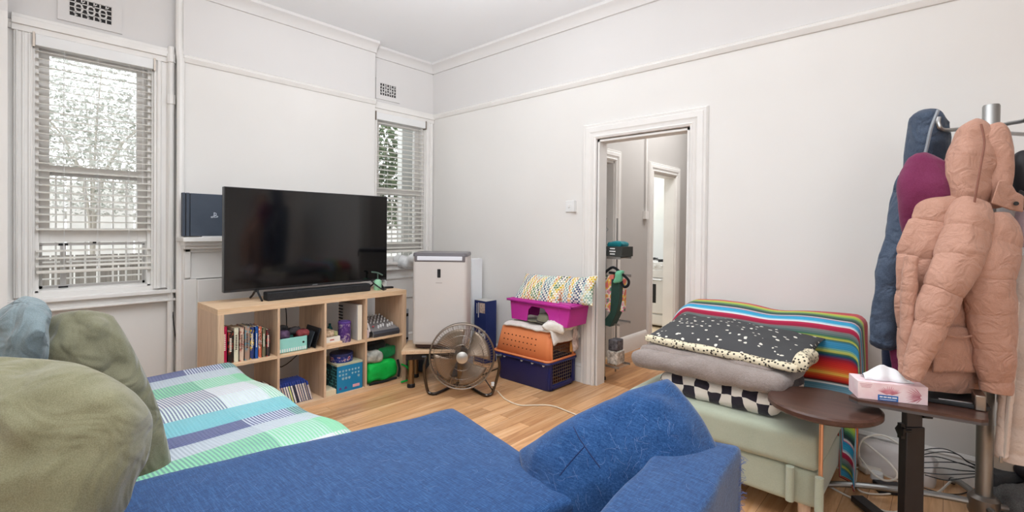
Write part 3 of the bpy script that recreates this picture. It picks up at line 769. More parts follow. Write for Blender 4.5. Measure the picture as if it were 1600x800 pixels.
TI = N('biscuit_tin'); TI.set(TI.ramp(TI.noise(TI.co(), 26, 4, .6), [(.4, (38, 52, 130)), (.5, (60, 70, 150)), (.56, (196, 176, 190)), (.61, (180, 60, 80)), (.66, (40, 50, 120))], 'CONSTANT'), .25, .2)
t = thing('biscuit_tin', 'round navy decorated biscuit tin lying on the blue patterned box', 'tin', (SX-.13, 1.95, z1+.002))
obj('tin_body', B().lathe([(0, 0), (.088, 0), (.09, .004), (.09, .05), (0, .05)], (SX-.13, 1.945, z1+.002), 32), TI.m, t)
obj('lid', B().lathe([(0, .05), (.0925, .048), (.0925, .064), (.088, .068), (0, .069)], (SX-.13, 1.945, z1+.002), 32), paint('tin_lid', (44, 52, 96), .25, 14, 30), t)
tag(obj('book', B().bx(SX-.16, SX-.02, 1.757, 1.845, ZB, ZB+.04), paint('cream_book', (232, 218, 186), .5, 6, 20), bevel=.002), 'cream paperback lying flat beside the blue patterned box', 'book')
# fourth column: mixer, headset, green bag
t = thing('audio_mixer', 'grey sloping audio mixing desk in the top right cube', 'mixer', (SX-.16, 2.29, ZT))
MG = paint('mixer_grey', (132, 128, 128), .45)
b = B().prism([(-.30, 0), (0.0, 0), (0.01, .035), (-.02, .05), (-.30, .135)], 2.15, 2.43, u=(1, 0, 0), v=(0, 0, 1), o=(SX-.02, 0, ZT))
b = B(); prof = [(-.30, 0), (0.0, 0), (.008, .03), (-.01, .052), (-.30, .125)]
b.rings([[V((SX-.03+p[0], yy, ZT+p[1])) for p in prof] for yy in (2.175, 2.428)])
obj('chassis', b, MG, t, smooth=0, bevel=.003)
b = B(); b.rings([[V((SX-.028+p[0], yy, ZT+p[1])) for p in [(-.02, .001), (.004, .001), (.011, .03), (-.006, .05), (-.02, .05)]] for yy in (2.177, 2.426)])
obj('front_edge', b, paint('mixer_dark', (64, 64, 70), .5), t, smooth=0)
nrm = V((.244, 0, .97))
for r_ in range(4):
    for k in range(7):
        b = B(); b.cyl(V((SX-.31+r_*.045, 2.2+k*.034, ZT+.123-r_*.0115)), V((SX-.31+r_*.045, 2.2+k*.034, ZT+.123-r_*.0115))+nrm*.016, .006, n=8); obj('knob', b, WHITE, t)
for k in range(6):
    b = B(); p = V((SX-.085-(k % 3)*.012, 2.255+k*.03, ZT+.073+(k % 3)*.003)); b.ob(p, (.008, 0, -.002), (0, .005, 0), (0, 0, .012)); obj('fader', b, WHITE, t)
obj('red_light', B().cyl((SX-.1, 2.215, ZT+.075), (SX-.1, 2.215, ZT+.083), .008), paint('red_knob', (220, 90, 100), .4), t)
t = thing('headset', 'white headset crumpled at the left of the audio mixer', 'headset', (SX-.09, 2.13, ZT))
obj('headband', B().tube([(SX-.07, 2.115, ZT+.03), (SX-.09, 2.118, ZT+.11), (SX-.10, 2.14, ZT+.12), (SX-.09, 2.158, ZT+.10), (SX-.06, 2.16, ZT+.03)], .01, 8, smooth=6), paint('off_white', (226, 220, 216), .5), t)
obj('ear_cup', B().lathe([(0, 0), (.03, .002), (.036, .014), (.03, .026), (0, .028)], (SX-.065, 2.125, ZT+.036), 16, (1, .3, 0)), paint('pinkish_white', (220, 204, 204), .6), t)
obj('ear_cup', B().lathe([(0, 0), (.022, .002), (.026, .01), (.02, .02), (0, .02)], (SX-.06, 2.155, ZT+.028), 16, (1, -.3, 0)), BLACK, t)
GR = cloth('green_nylon', (16, 172, 68), 12, 14, 300, .3, 0, rough=.5)
t = thing('carry_bag', 'bright green bag with black straps stuffed in the lower right cube', 'bag', (SX-.12, 2.27, ZB))
obj('bag_body', rbox((SX-.10, 2.26, ZB+.09), (.10, 0, 0), (0, .145, 0), (0, 0, .078), .05, 14, .008, .016, 4, 9), GR, t)
obj('flap', rbox((SX-.15, 2.33, ZB+.225), (.09, 0, 0), (0, .085, .01), (0, 0, .045), .03, 10, .008, .02, 7, 9), cloth('dark_green_nylon', (14, 110, 56), 16), t)
b = B().tube([(SX+.004, 2.40, ZB+.02), (SX+.012, 2.405, ZB+.09), (SX-.01, 2.40, ZB+.165)], .011, 6, smooth=6)
b.tube([(SX-.005, 2.125, ZB+.012), (SX+.006, 2.25, ZB+.004+.006), (SX+.004, 2.38, ZB+.014)], .01, 6, smooth=6)
obj('strap', b, cloth('black_webbing', (22, 24, 24), 5), t)
tag(obj('pouch', rbox((SX-.08, 2.19, ZB+.215), (.07, 0, 0), (0, .075, .0), (0, 0, .042), .035, 10, .01, .014, 2, 10), paint('grey_white_camouflage', (150, 150, 140), .7, 80, 12)), 'grey and white pouch lying on the green bag', 'pouch')
tag(obj('bag', rbox((SX-.15, 2.25, ZB+.292), (.08, 0, 0), (0, .085, .012), (0, 0, .03), .025, 8, 0, .012, 5, 10), cloth('black_nylon', (30, 34, 34), 8)), 'black nylon bag behind the grey and white pouch', 'bag')
b = B()
b.tube([(SX+.03, 2.41, .012), (SX+.05, 2.45, .02), (SX+.02, 2.50, .012), (SX+.06, 2.52, .05), (SX+.03, 2.47, .13), (SX-.0+.012, 2.425, .16)], .006, 6, smooth=6)
b.add([zp(612, 594, .01), zp(624, 592, .01), zp(626, 583, .03), zp(614, 584, .03)], [(0, 1, 2, 3)])
tag(obj('webbing_strap', b, GR, solid=.004), 'loose green strap end trailing on the floor by the bookcase', 'strap')

# ================================================================== TV and things on top
t = thing('television', 'large flat black television standing on the pale bookcase', 'television', (-3.78, 1.78, SZ))
TV0, TV1, TZ0, TZ1 = 1.125, 2.445, .872, 1.622
obj('screen_frame', B().bx(-3.80, -3.755, TV0, TV1, TZ0, TZ1), paint('tv_bezel', (38, 38, 40), .3, 2, 9, 0, .5), t, bevel=.003)
SCR = N('tv_screen'); SCR.set((6, 7, 10), .09, 0, .6); SCR.b.inputs['Coat Weight'].default_value = .25; SCR.b.inputs['Coat Roughness'].default_value = .06
obj('screen', B().bx(-3.756, -3.7535, TV0+.006, TV1-.006, TZ0+.018, TZ1-.006), SCR.m, t, smooth=0)
obj('back_housing', B().bx(-3.85, -3.80, TV0+.2, TV1-.2, TZ0+.03, TZ1-.3), BLACK, t, bevel=.01)
for yy in (1.345, 2.36):
    b = B().tube([(-3.76, yy, SZ+.075), (-3.70, yy, SZ+.03), (-3.66, yy, SZ+.006)], .008, 8).tube([(-3.78, yy, SZ+.075), (-3.84, yy, SZ+.03), (-3.89, yy, SZ+.006)], .008, 8)
    b.bx(-3.785, -3.755, yy-.012, yy+.012, SZ+.06, SZ+.085)
    obj('foot', b, BLACK, t)
obj('maker_mark', B().bx(-3.7535, -3.7525, 1.76, 1.80, TZ0+.006, TZ0+.012), paint('grey_mark', (150, 150, 150), .4), t, smooth=0)
b = B().bx(-3.73, -3.64, 1.375, 2.215, SZ, SZ+.062)
t = thing('soundbar', 'long black soundbar lying in front of the television', 'soundbar', (-3.68, 1.8, SZ))
obj('speaker_body', b, paint('soundbar_grille', (34, 35, 38), .7, 5, 60, .2), t, bevel=.008)
obj('top_strip', B().bx(-3.715, -3.655, 1.38, 2.21, SZ+.062, SZ+.064), BLACK, t, smooth=0)
# pump bottle
pb = zp(590, 453, SZ)
t = thing('pump_bottle', 'small pale green pump bottle at the right end of the bookcase top', 'bottle', (pb.x, pb.y, SZ))
obj('bottle_body', B().lathe([(0, 0), (.030, 0), (.033, .006), (.033, .075), (.024, .088), (.012, .092), (0, .092)], (pb.x, pb.y, SZ), 20), paint('mint_bottle', (150, 204, 168), .3), t)
obj('pump', B().cyl((pb.x, pb.y, SZ+.09), (pb.x, pb.y, SZ+.14), .006).tube([(pb.x+.03, pb.y+.03, SZ+.128), (pb.x, pb.y, SZ+.148), (pb.x-.035, pb.y-.04, SZ+.156)], .007, 8, smooth=4), paint('dark_mint', (70, 90, 80), .4), t)
p = zp(600, 449, SZ)
t = thing('spray_bottle', 'clear white bottle beside the pale green pump bottle', 'bottle', (p.x, p.y, SZ))
obj('bottle_body', B().lathe([(0, 0), (.022, 0), (.024, .01), (.024, .05), (.01, .066), (0, .066)], (p.x-.03, p.y+.02, SZ), 16), paint('milky_plastic', (214, 218, 216), .3), t)
obj('cap', B().cyl((p.x-.03, p.y+.02, SZ+.066), (p.x-.03, p.y+.02, SZ+.085), .009), WHITE, t)
tag(obj('remote_control', B().ob(zp(605, 450.5, SZ)+V((.0, .0, .008)), (.014, .05, 0), (.02, -.005, 0), (0, 0, .008)), BLACK, bevel=.003), 'small black remote lying right of the pump bottle', 'remote control')
tag(obj('power_lead', B().tube([(-3.79, 2.33, SZ+.07), (-3.72, 2.27, SZ+.075), (-3.63, 2.27, SZ+.04), (-3.60, 2.31, SZ+.006), (-3.62, 2.35, SZ+.005)], .006, 6, smooth=8), BLACK), 'black lead looping at the right end of the soundbar', 'cable')
# console standing on the mantelpiece, leaning on the wall
cx = -4.27
t = thing('games_console', 'flat dark slate games console standing upright on the white mantelpiece', 'games console', (cx, 1.16, 1.256))
CS = paint('console_slate', (70, 78, 90), .5, 3, 9)
obj('console_body', B().bx(cx-.026, cx+.018, 1.045, 1.34, 1.264, 1.59), CS, t, bevel=.003)
obj('side_layer', B().bx(cx-.028, cx+.0195, .995, 1.012, 1.262, 1.592).bx(cx-.028, cx+.0195, 1.018, 1.04, 1.262, 1.592), CS, t, bevel=.002)
obj('seam_or_crease', B().bx(cx-.02, cx+.014, 1.0, 1.05, 1.266, 1.588), BLACK, t)
obj('foot_bar', B().bx(cx-.03, cx+.03, 1.12, 1.30, 1.256, 1.264), paint('pale_foot', (210, 210, 210), .4), t, bevel=.002)
b = B(); X = cx+.0186; oy, oz = 1.205, 1.425
b.bx(X, X+.001, oy-.004, oy+.002, oz-.018, oz+.024)
b.tube([(X+.0006, oy+.002, oz+.020), (X+.0006, oy+.012, oz+.016), (X+.0006, oy+.013, oz+.004), (X+.0006, oy+.004, oz+.001)], .0028, 4, smooth=5)
b.tube([(X+.0006, oy-.006, oz-.006), (X+.0006, oy-.022, oz-.012), (X+.0006, oy-.018, oz-.018), (X+.0006, oy-.008, oz-.014)], .0026, 4, smooth=5)
b.tube([(X+.0006, oy+.005, oz-.004), (X+.0006, oy+.020, oz-.005), (X+.0006, oy+.024, oz-.011), (X+.0006, oy+.006, oz-.016)], .0026, 4, smooth=5)
obj('emblem', b, paint('emblem_silver', (200, 206, 216), .4), t)
# wires behind shelf and at the left wall
tag(obj('black_cable', B().tube([xp(270, 487, -4.44), xp(272, 510, -4.43), xp(278, 545, -4.40), xp(293, 577, -4.36), (-4.3, 1.0, .006)], .004, 6, smooth=8), BLACK), 'black cable hanging down the wall left of the bookcase', 'cable')
tag(obj('white_cable', B().tube([xp(266, 255, -4.43), xp(264, 340, -4.44), xp(265, 400, -4.44), xp(268, 450, -4.41), xp(270, 487, -4.435)], .004, 6, smooth=8), TRIM), 'thin white cable hanging beside the large left window', 'cable')
b = B().tube([(-4.0, 1.85, .75), (-4.0, 1.84, .6), (-4.0, 1.87, .5), (-4.0, 1.86, .3), (-4.0, 1.9, .004)], .004, 6, smooth=6).tube([(-4.02, 1.80, .75), (-4.02, 1.79, .6), (-4.02, 1.81, .45), (-4.02, 1.8, .3)], .004, 6, smooth=6)
b.tube([(-4.02, 1.50, .75), (-4.02, 1.47, .68), (-4.02, 1.46, .5)], .004, 6, smooth=6).tube([(-4.02, 1.62, .75), (-4.02, 1.66, .68), (-4.02, 1.67, .5)], .004, 6, smooth=6)
b.tube([(-4.02, 1.46, .5), (-4.02, 1.6, .2), (-4.02, 1.8, .3)], .004, 6, smooth=6).tube([(-4.02, 1.67, .5), (-4.02, 1.9, .2), (-4.0, 1.86, .3)], .004, 6, smooth=6)
tag(obj('wiring', b, BLACK), 'thin dark wires hanging behind the open bookcase', 'cable')

# ================================================================== STOOL + AIR CONDITIONER + FAN
ZS = .32
fl, bl = V((-3.334, 2.316, 0)), V((-3.622, 2.589, 0))
sx = V((.62, .785, 0)).normalized()*.60       # along the front edge
sx = (V((-3.0, 2.75, 0))-fl).normalized()*.56
sy = (bl-fl)
t = thing('low_table', 'low oak-topped table on short metal legs under the air conditioner', 'table', (fl.x, fl.y, 0))
c = fl+sx/2+sy/2
obj('table_top', B().ob(c+V((0, 0, ZS-.014)), sx/2, sy/2, (0, 0, .014)), OAKH, t, bevel=.002)
obj('apron', B().ob(c+V((0, 0, ZS-.055)), sx*.44, sy*.42, (0, 0, .027)), BLACK, t, smooth=0)
BR_ = metal('brushed_brass_grey', (150, 128, 100), .3)
for a, d in ((.13, .16), (.87, .16), (.13, .86), (.87, .86)):
    p = fl+sx*a+sy*d
    lg = obj('leg', B().cyl(p+V((0, 0, .03)), p+V((0, 0, ZS-.08)), .027), BR_, t)
    obj('rubber_foot', B().lathe([(0, 0), (.033, 0), (.034, .02), (.028, .032), (0, .032)], p), BLACK, lg)
    obj('bracket', B().lathe([(0, 0), (.034, 0), (.036, .035), (0, .036)], p+V((0, 0, ZS-.084))), BLACK, lg)
# air conditioner
a0 = V((-3.315, 2.405, 0)); ad = V((.345, .30, 0)).normalized(); aw = .46; bk = V((-ad.y, ad.x, 0))
t = thing('portable_air_conditioner', 'tall white-grey portable air conditioner standing on the low oak table', 'air conditioner', a0+ad*aw/2+bk*.17+V((0, 0, ZS)))
AC = paint('ac_panel', (206, 200, 196), .4, 3, 2)
ctr = a0+ad*aw/2+bk*.17
def acring(z, ins, dep0=0):
    pts = []; hw = aw/2-ins; d0 = -.17+dep0+ins*.5; d1 = .17-ins; r = .035
    for (sx_, sy_) in ((-1, -1), (1, -1), (1, 1), (-1, 1)):
        cx_ = sx_*(hw-r); cy_ = (d0+r) if sy_ < 0 else (d1-r)
        base = {(-1, -1): PI, (1, -1): 1.5*PI, (1, 1): 0, (-1, 1): .5*PI}[(sx_, sy_)]
        for k in range(5):
            an = base+k*PI/8; pts.append(ctr+ad*(cx_+r*math.cos(an))+bk*(cy_+r*math.sin(an))+V((0, 0, z)))
    return pts
obj('body', B().rings([acring(z, i) for z, i in ((.365, .012), (.37, .004), (.40, .0), (1.05, .0), (1.105, .003))]), AC, t, smooth=40)
obj('base', B().rings([acring(ZS+.012, .02, .02), acring(.366, .016, .02)]), paint('ac_base', (70, 52, 48), .5), t, smooth=40)
obj('top_cover', B().rings([acring(1.105, .0), acring(1.125, .0), acring(1.135, .006)]), paint('ac_trim', (108, 104, 108), .35), t, smooth=40)
P = lambda u, d, z: ctr+ad*u+bk*(d-.17)+V((0, 0, z))
obj('display_panel', B().ob(P(0, -.001, 1.09), ad*.19, bk*.004, (0, 0, .018)), paint('ac_display', (222, 224, 232), .2), t, bevel=.012)
obj('display_surround', B().ob(P(0, .003, 1.09), ad*.213, bk*.006, (0, 0, .03)), paint('ac_trim', (108, 104, 108), .35), t, bevel=.01)
obj('control_pad', B().ob(P(-.005, 0, .965), ad*.014, bk*.004, (0, 0, .036)), BLACK, t, bevel=.008)
b = B(); 
for k in range(6): b.ob(P(-.027+k*.009, -.0005, .885), ad*.0032, bk*.0008, (0, 0, .004))
obj('maker_name', b, paint('grey_print', (168, 160, 156), .5), t, smooth=0)
obj('caster', B().sph(P(-.14, .06, ZS+.006), .006, 8).sph(P(.14, .06, ZS+.006), .006, 8).sph(P(-.14, .28, ZS+.006), .006, 8).sph(P(.14, .28, ZS+.006), .006, 8), BLACK, t)
# hose
hp = [xp(628, 408, -4.43), xp(640, 412, -4.3), xp(650, 405, -4.1), P(-.1, .36, .95)]
b = B(); b.tube(hp, lambda q: .058+.006*math.sin(q*120), 18, smooth=26)
t = thing('exhaust_hose', 'white corrugated exhaust hose between window and air conditioner', 'hose', hp[0])
obj('duct', b, WHITE, t, smooth=20)
obj('wall_collar', B().cyl(hp[0]+V((-.06, 0, 0)), hp[0]+V((.03, 0, 0)), .072, .066, 24), WHITE, t)
# things under the low table
tag(obj('bag', rbox((-3.36, 2.92, .08), (.12, .1, 0), (-.09, .1, 0), (0, 0, .08), .05, 10, .02, .02, 3, 7), cloth('blue_grey_cloth', (112, 126, 146), 24)), 'blue-grey cloth bag on the floor behind the low table', 'bag')
tag(obj('bag', rbox((-3.72, 2.78, .10), (.07, .06, 0), (-.09, .1, 0), (0, 0, .10), .05, 10, .02, .02, 6, 7), cloth('dark_grey_cloth', (58, 62, 72), 16)), 'dark grey bag on the floor between bookcase and low table', 'bag')
tag(obj('filing_tower', B().bx(-4.0, -3.80, 2.54, 2.72, 0, .57).mat(1).bx(-3.80, -3.795, 2.545, 2.715, .50, .53).mat(1).bx(-3.80, -3.795, 2.545, 2.715, .28, .3), [paint('grey_drawer', (168, 170, 176), .5), BLACK], bevel=.004), 'slim grey tower of drawers behind the right end of the bookcase', 'cabinet')

# fan
fc = dp(722, 557, 3.80); fn_ = (V((-fc.x, -fc.y, .25))).normalized()
t = thing('floor_fan', 'round dark metal floor fan on a bent tube stand', 'fan', (fc.x, fc.y, 0))
fu = V((fn_.y, -fn_.x, 0)).normalized(); fu = -fu if fu.dot(RT) < 0 else fu; fv = fn_.cross(fu); fv = -fv if fv.z < 0 else fv
RF = .255
def circ(r, off, n=48): return [fc+fn_*off+(fu*math.cos(2*PI*k/n)+fv*math.sin(2*PI*k/n))*r for k in range(n)]
b = B(); b.tube(circ(RF, .0), .007, 8, closed=True).tube(circ(RF, -.07), .004, 6, closed=True)
obj('cage_rim', b, GUN, t)
b = B()
for k in range(72):
    a = 2*PI*k/72; d = fu*math.cos(a)+fv*math.sin(a); a2 = a+.22; d2_ = fu*math.cos(a2)+fv*math.sin(a2)
    b.tube([fc+fn_*.045+d*.04, fc+fn_*.05+(d*.6+d2_*.4)*.14, fc+fn_*.035+d2_*.22, fc+d2_*RF], .0015, 4)
for r_, o in ((.1, .051), (.17, .047), (.225, .033)): b.tube(circ(r_, o), .0016, 4, closed=True)
obj('front_grille', b, GUN, t)
b = B()
for k in range(36):
    a = 2*PI*k/36; d = fu*math.cos(a)+fv*math.sin(a)
    b.tube([fc-fn_*.10+d*.05, fc-fn_*.09+d*.18, fc-fn_*.04+d*RF], .0014, 4)
obj('rear_grille', b, GUN, t)
obj('centre_cap', B().lathe([(0, 0), (.044, 0), (.046, .006), (.034, .009), (0, .010)], fc+fn_*.046, 24, tuple(fn_)), metal('cap_silver', (206, 204, 198), .35), t)
FB = paint('fan_blade', (150, 134, 118), .35, 5, 5, .02, .5, .6)
for k in range(4):
    a0_ = 2*PI*k/4+.5
    def bl_(u, v, a0_=a0_):
        r_ = .045+.175*u; wd = (.35+.75*u)*(1-.25*u*u); an = a0_+(v-.5)*wd*1.5
        return fc+fn_*(.012-.03*(v-.5)*2*(1-.3*u))+(fu*math.cos(an)+fv*math.sin(an))*r_
    obj('blade', B().grid(bl_, 8, 8), FB, t, solid=.002)
obj('motor', B().lathe([(0, 0), (.045, 0), (.06, .02), (.06, .08), (.045, .1), (0, .1)], fc-fn_*.12, 20, tuple(fn_)), BLACK, t)
fL, fR = zp(673, 617), zp(765, 619); fm = zp(722, 604); back = -V((fn_.x, fn_.y, 0)).normalized()
pL, pR = fc-fu*(RF+.03), fc+fu*(RF+.03)
b = B().tube([pL+V((0, 0, .0)), pL+V((0, 0, -.1))+(-fu*.012), fL+V((0, 0, .05))-fu*.03, fL+V((0, 0, .013))-fu*.005, fL+V((0, 0, .013))+fu*.05, fm-fu*.06+V((0, 0, .013)), fm+fu*.03+V((0, 0, .013)), fR-fu*.05+V((0, 0, .013)), fR+V((0, 0, .013))+fu*.005, fR+V((0, 0, .05))+fu*.03, pR+V((0, 0, -.1))+fu*.012, pR], .012, 10, smooth=6)
obj('stand', b, metal('dark_tube', (88, 82, 78), .3), t)
obj('back_stay', B().tube([fm-fu*.06+V((0, 0, .013)), fm+fu*.1+back*.05+V((0, 0, .05)), pR+V((0, 0, -.10))], .006, 8).tube([fm+fu*.18+back*.02+V((0, 0, .075)), fR+V((0, 0, .05))+fu*.02], .005, 8), metal('dark_tube', (88, 82, 78), .3), t)
obj('rubber_foot', B().ob(fL+fu*.03+V((0, 0, .008)), fu*.02, back*.014, (0, 0, .008)), BLACK, t, bevel=.003)
obj('rubber_foot', B().ob(fR-fu*.03+V((0, 0, .008)), fu*.02, back*.014, (0, 0, .008)), BLACK, t, bevel=.003)
obj('tilt_knob', B().cyl(pR-fu*.005, pR+fu*.03, .016, n=12), BLACK, t)
obj('tilt_knob', B().cyl(pL+fu*.005, pL-fu*.03, .012, n=12), BLACK, t)
obj('cable_tie', B().cyl(fR+V((0, 0, .085))+fu*.026, fR+V((0, 0, .11))+fu*.026, .016, n=10), WHITE, t)
tag(obj('white_cable', B().tube([fR+fu*.03+V((0, 0, .05)), zp(778, 612, .006), zp(790, 624, .006), zp(812, 633, .006), zp(836, 633, .006), zp(862, 634, .006), zp(890, 644, .006), zp(940, 665, .006)], .005, 6, smooth=8), paint('cream_flex', (228, 214, 190), .5)), 'cream power cord of the fan snaking across the floor', 'cable')

# ================================================================== BLUE PRODUCT BOX by the wall
t = thing('product_box', 'tall navy retail box leaning in the corner behind the fan', 'box', (-3.46, 3.40, 0))
nb = paint('navy_card', (32, 48, 104), .4, 4, 5)
bx0, bx1, by = -3.535, -3.37, 3.33
obj('carton', B().bx(bx0, bx1, by, by+.15, 0, .62), nb, t, bevel=.002)
obj('pale_side', B().bx(bx0-.0015, bx0, by+.002, by+.148, .002, .618), paint('pale_blue_card', (196, 212, 226), .4), t, smooth=0)
obj('grey_top', B().bx(bx0, bx1, by, by+.15, .62, .622), paint('grey_card', (196, 194, 190), .5), t, smooth=0)
b = B().bx(bx0+.075, bx1-.015, by-.001, by, .50, .60)
obj('picture', b, paint('box_picture', (200, 176, 160), .5, 40, 40), t, smooth=0)
b = B()
for k in range(8): b.bx(bx0+.03, bx0+.044, by-.001, by, .49+k*.013, .497+k*.013)
b.bx(bx0+.055, bx0+.065, by-.001, by, .45, .60)
obj('vertical_lettering', b, WHITE, t, smooth=0)
obj('white_label', B().bx(bx0+.06, bx1-.005, by-.001, by, .16, .33), WHITE, t, smooth=0)
b = B().bx(bx0+.085, bx0+.12, by-.0016, by-.001, .295, .315)
for k in range(4): b.bx(bx0+.075, bx1-.02, by-.0016, by-.001, .18+k*.026, .186+k*.026)
obj('label_print', b, nb, t, smooth=0)
tag(obj('foam_board', B().bx(-3.66, -3.60, 3.36, 3.50, 0, 1.03), paint('foam_white', (236, 238, 240), .6), bevel=.004), 'tall white panel standing between air conditioner and navy box', 'panel')

# ================================================================== PET CARRIER
t = thing('pet_carrier', 'pet carrier with orange lid, navy base and wire door', 'pet carrier', (-2.69, 3.30, 0))
cx0, cx1, cy0, cy1 = -3.02, -2.40, 3.10, 3.49
def rrect(x0, x1, y0, y1, z, r=.04, n=5):
    pts = []
    for (cx_, cy_, b0) in ((x1-r, y0+r, 1.5*PI), (x1-r, y1-r, 0), (x0+r, y1-r, .5*PI), (x0+r, y0+r, PI)):
        for k in range(n): pts.append(V((cx_+r*math.cos(b0+k*PI/2/(n-1)), cy_+r*math.sin(b0+k*PI/2/(n-1)), z)))
    return pts
def shell(zs, open_front=True, thick=.006):
    """tapered tub wall; zs: (z, inset) list. The +x end has a door opening, so the end is built separately"""
    b = B()
    for (z0, i0), (z1, i1) in zip(zs[:-1], zs[1:]):
        o0, o1 = rrect(cx0+i0, cx1-i0*.5, cy0+i0, cy1-i0, z0), rrect(cx0+i1, cx1-i1*.5, cy0+i1, cy1-i1, z1)
        n = len(o0); vs = o0+o1; fs = []
        for j in range(n):
            k = (j+1) % n
            mx_ = (o0[j].x+o0[k].x)/2
            if open_front and abs(o0[j].y-o0[k].y) > .1 and mx_ > (cx0+cx1)/2: continue
            fs.append((j, k, n+k, n+j))
        b.add(vs, fs)
    return b
OR = paint('orange_plastic', (232, 142, 92), .45, 4, 5, .04, .35); NV = paint('navy_plastic', (26, 34, 92), .4, 4, 5, .04, .4)
b = shell([(0.0, .03), (.012, .024), (.20, .006), (.232, .0)])
b.add(rrect(cx0+.03, cx1-.02, cy0+.03, cy1-.03, 0.002), [tuple(range(20))])
obj('base_tub', b, NV, t, solid=.006)
b = B(); o0 = rrect(cx0-.012, cx1+.004, cy0-.012, cy1+.012, .232); o1 = rrect(cx0-.012, cx1+.004, cy0-.012, cy1+.012, .246); b.tube(o0, .011, 6, closed=True)
obj('rim', b, NV, t)
obj('lid_rim', B().tube(rrect(cx0-.008, cx1, cy0-.008, cy1+.008, .252), .010, 6, closed=True), OR, t)
b = shell([(.25, .002), (.40, .028), (.465, .04), (.485, .06)])
tp = rrect(cx0+.06, cx1-.03, cy0+.06, cy1-.06, .485); b.add(tp, [tuple(range(20))])
obj('lid', b, OR, t, solid=.006)
# front frame around door
b = B()
yA, yB = cy0+.055, cy1-.055
for z0, z1, m_ in ((.02, .246, 0), (.254, .47, 1)):
    b.mat(m_)
    ins = .0 if m_ == 0 else .02
    b.bx(cx1-.02, cx1+.002, cy0+.015+ins, yA, z0, z1).bx(cx1-.02, cx1+.002, yB, cy1-.015-ins, z0, z1)
b.mat(0).bx(cx1-.03, cx1+.002, yA, yB, .012, .05).mat(1).bx(cx1-.035, cx1+.002, yA-.02, yB+.02, .445, .478)
obj('front_frame', b, [NV, OR], t, bevel=.006)
b = B()
for k in range(11):
    yy = yA+(yB-yA)*k/10; b.cyl((cx1-.012, yy, .05), (cx1-.012, yy, .36), .0022, n=6)
for k in range(12):
    zz = .055+.305*k/11; b.cyl((cx1-.012, yA, zz), (cx1-.012, yB, zz), .002, n=6)
obj('wire_door', b, metal('door_wire', (150, 140, 130), .4), t)
obj('latch', B().bx(cx1-.005, cx1+.022, yB-.04, yB-.005, .29, .37), paint('latch_yellow', (242, 176, 100), .5), t, bevel=.004)
for r_ in range(3):
    for k in range(9):
        b = B(); xx = cx0+.10+k*.045; zz = .41-r_*.047; off = .002+(zz-.25)*.173+.0
        b.cyl((xx, cy0+off+.001, zz), (xx, cy0+off-.0035, zz), .0075, n=10); obj('air_hole', b, paint('hole_dark', (92, 40, 24), .8), t)
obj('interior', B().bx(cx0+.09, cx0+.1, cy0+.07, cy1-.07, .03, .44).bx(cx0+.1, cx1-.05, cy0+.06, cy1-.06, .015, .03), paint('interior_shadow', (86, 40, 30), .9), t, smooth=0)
for xx in (cx0+.035, cx0+.13, cx0+.33, cx0+.45, cx1-.05): obj('clip', B().cyl((xx, cy0-.012, .218), (xx, cy0+.01, .218), .010, n=10), WHITE, t)
# towels on carrier
def towel(name, fn, nu, nv, m, lab, cat, th=.008):
    o = obj(name, B().grid(fn, nu, nv), m, solid=th); return tag(o, lab, cat)
def tw(u, v):
    x = -2.93+.60*u; y = 3.12+.37*v
    z = .497+.012*noise.noise(V((u*6, v*5, 1)))+.008
    if u > .88: z -= (u-.88)*.9; x -= (u-.88)*.3
    if v < .12: z -= (.12-v)*.15
    return (x, y, z+.012*abs(math.sin(u*5+v*2)))
towel('towel', tw, 40, 20, cloth('cream_towel', (222, 214, 206), 14, 18, 240), 'crumpled cream towel spread on top of the pet carrier', 'towel', .014)
tag(obj('towel', rbox((-2.42, 3.25, .535), (.085, .03, -.01), (-.03, .13, 0), (0, 0, .03), .025, 12, .012, .02, 3, 10), cloth('white_towel', (232, 228, 220), 10, 18, 240)), 'bunched white towel over the door end of the pet carrier', 'towel')
tag(obj('towel', rbox((-2.375, 3.44, .42), (.012, .012, 0), (-.02, .05, 0), (0, 0, .12), .012, 10, 0, .012, 8, 12), paint('striped_towel', (196, 176, 168), .9, 50, 22)), 'striped towel hanging down behind the door end of the carrier', 'towel')
# purple tub on its side and cap
t = thing('storage_tub', 'magenta plastic tub with a cut-out side sitting on the pet carrier', 'tub', (-2.6, 3.3, .53))
PK = paint('magenta_plastic', (190, 50, 152), .4, 5, 5, .03, .4)
y0, y1, x0, x1, z0, z1 = 3.19, 3.45, -2.91, -2.25, .54, .715
b = B()
b.prism([(x0+.02, z0), (x0+.20, z0), (x0+.215, z1-.075), (x0+.25, z1-.04), (x0+.385, z1-.045), (x0+.43, z1-.09), (x0+.455, z0), (x1-.03, z0), (x1, z1), (x0, z1)], 0, .008, u=(1, 0, 0), v=(0, 0, 1), o=(0, y0, 0))
b.prism([(x0+.02, z0), (x0+.12, z0), (x0+.135, z1-.075), (x0+.17, z1-.04), (x0+.385, z1-.045), (x0+.43, z1-.09), (x0+.455, z0), (x1-.03, z0), (x1, z1), (x0, z1)], 0, .008, u=(1, 0, 0), v=(0, 0, 1), o=(0, y1, 0))
b.ob((x0+.01, (y0+y1)/2, (z0+z1)/2), (-.004, 0, -.0005), (0, (y1-y0)/2, 0), (-.01, 0, (z1-z0)/2))
b.ob((x1-.015, (y0+y1)/2, (z0+z1)/2), (.004, 0, 0), (0, (y1-y0)/2, 0), (.015, 0, (z1-z0)/2))
obj('tub_wall', b, PK, t, bevel=.003)
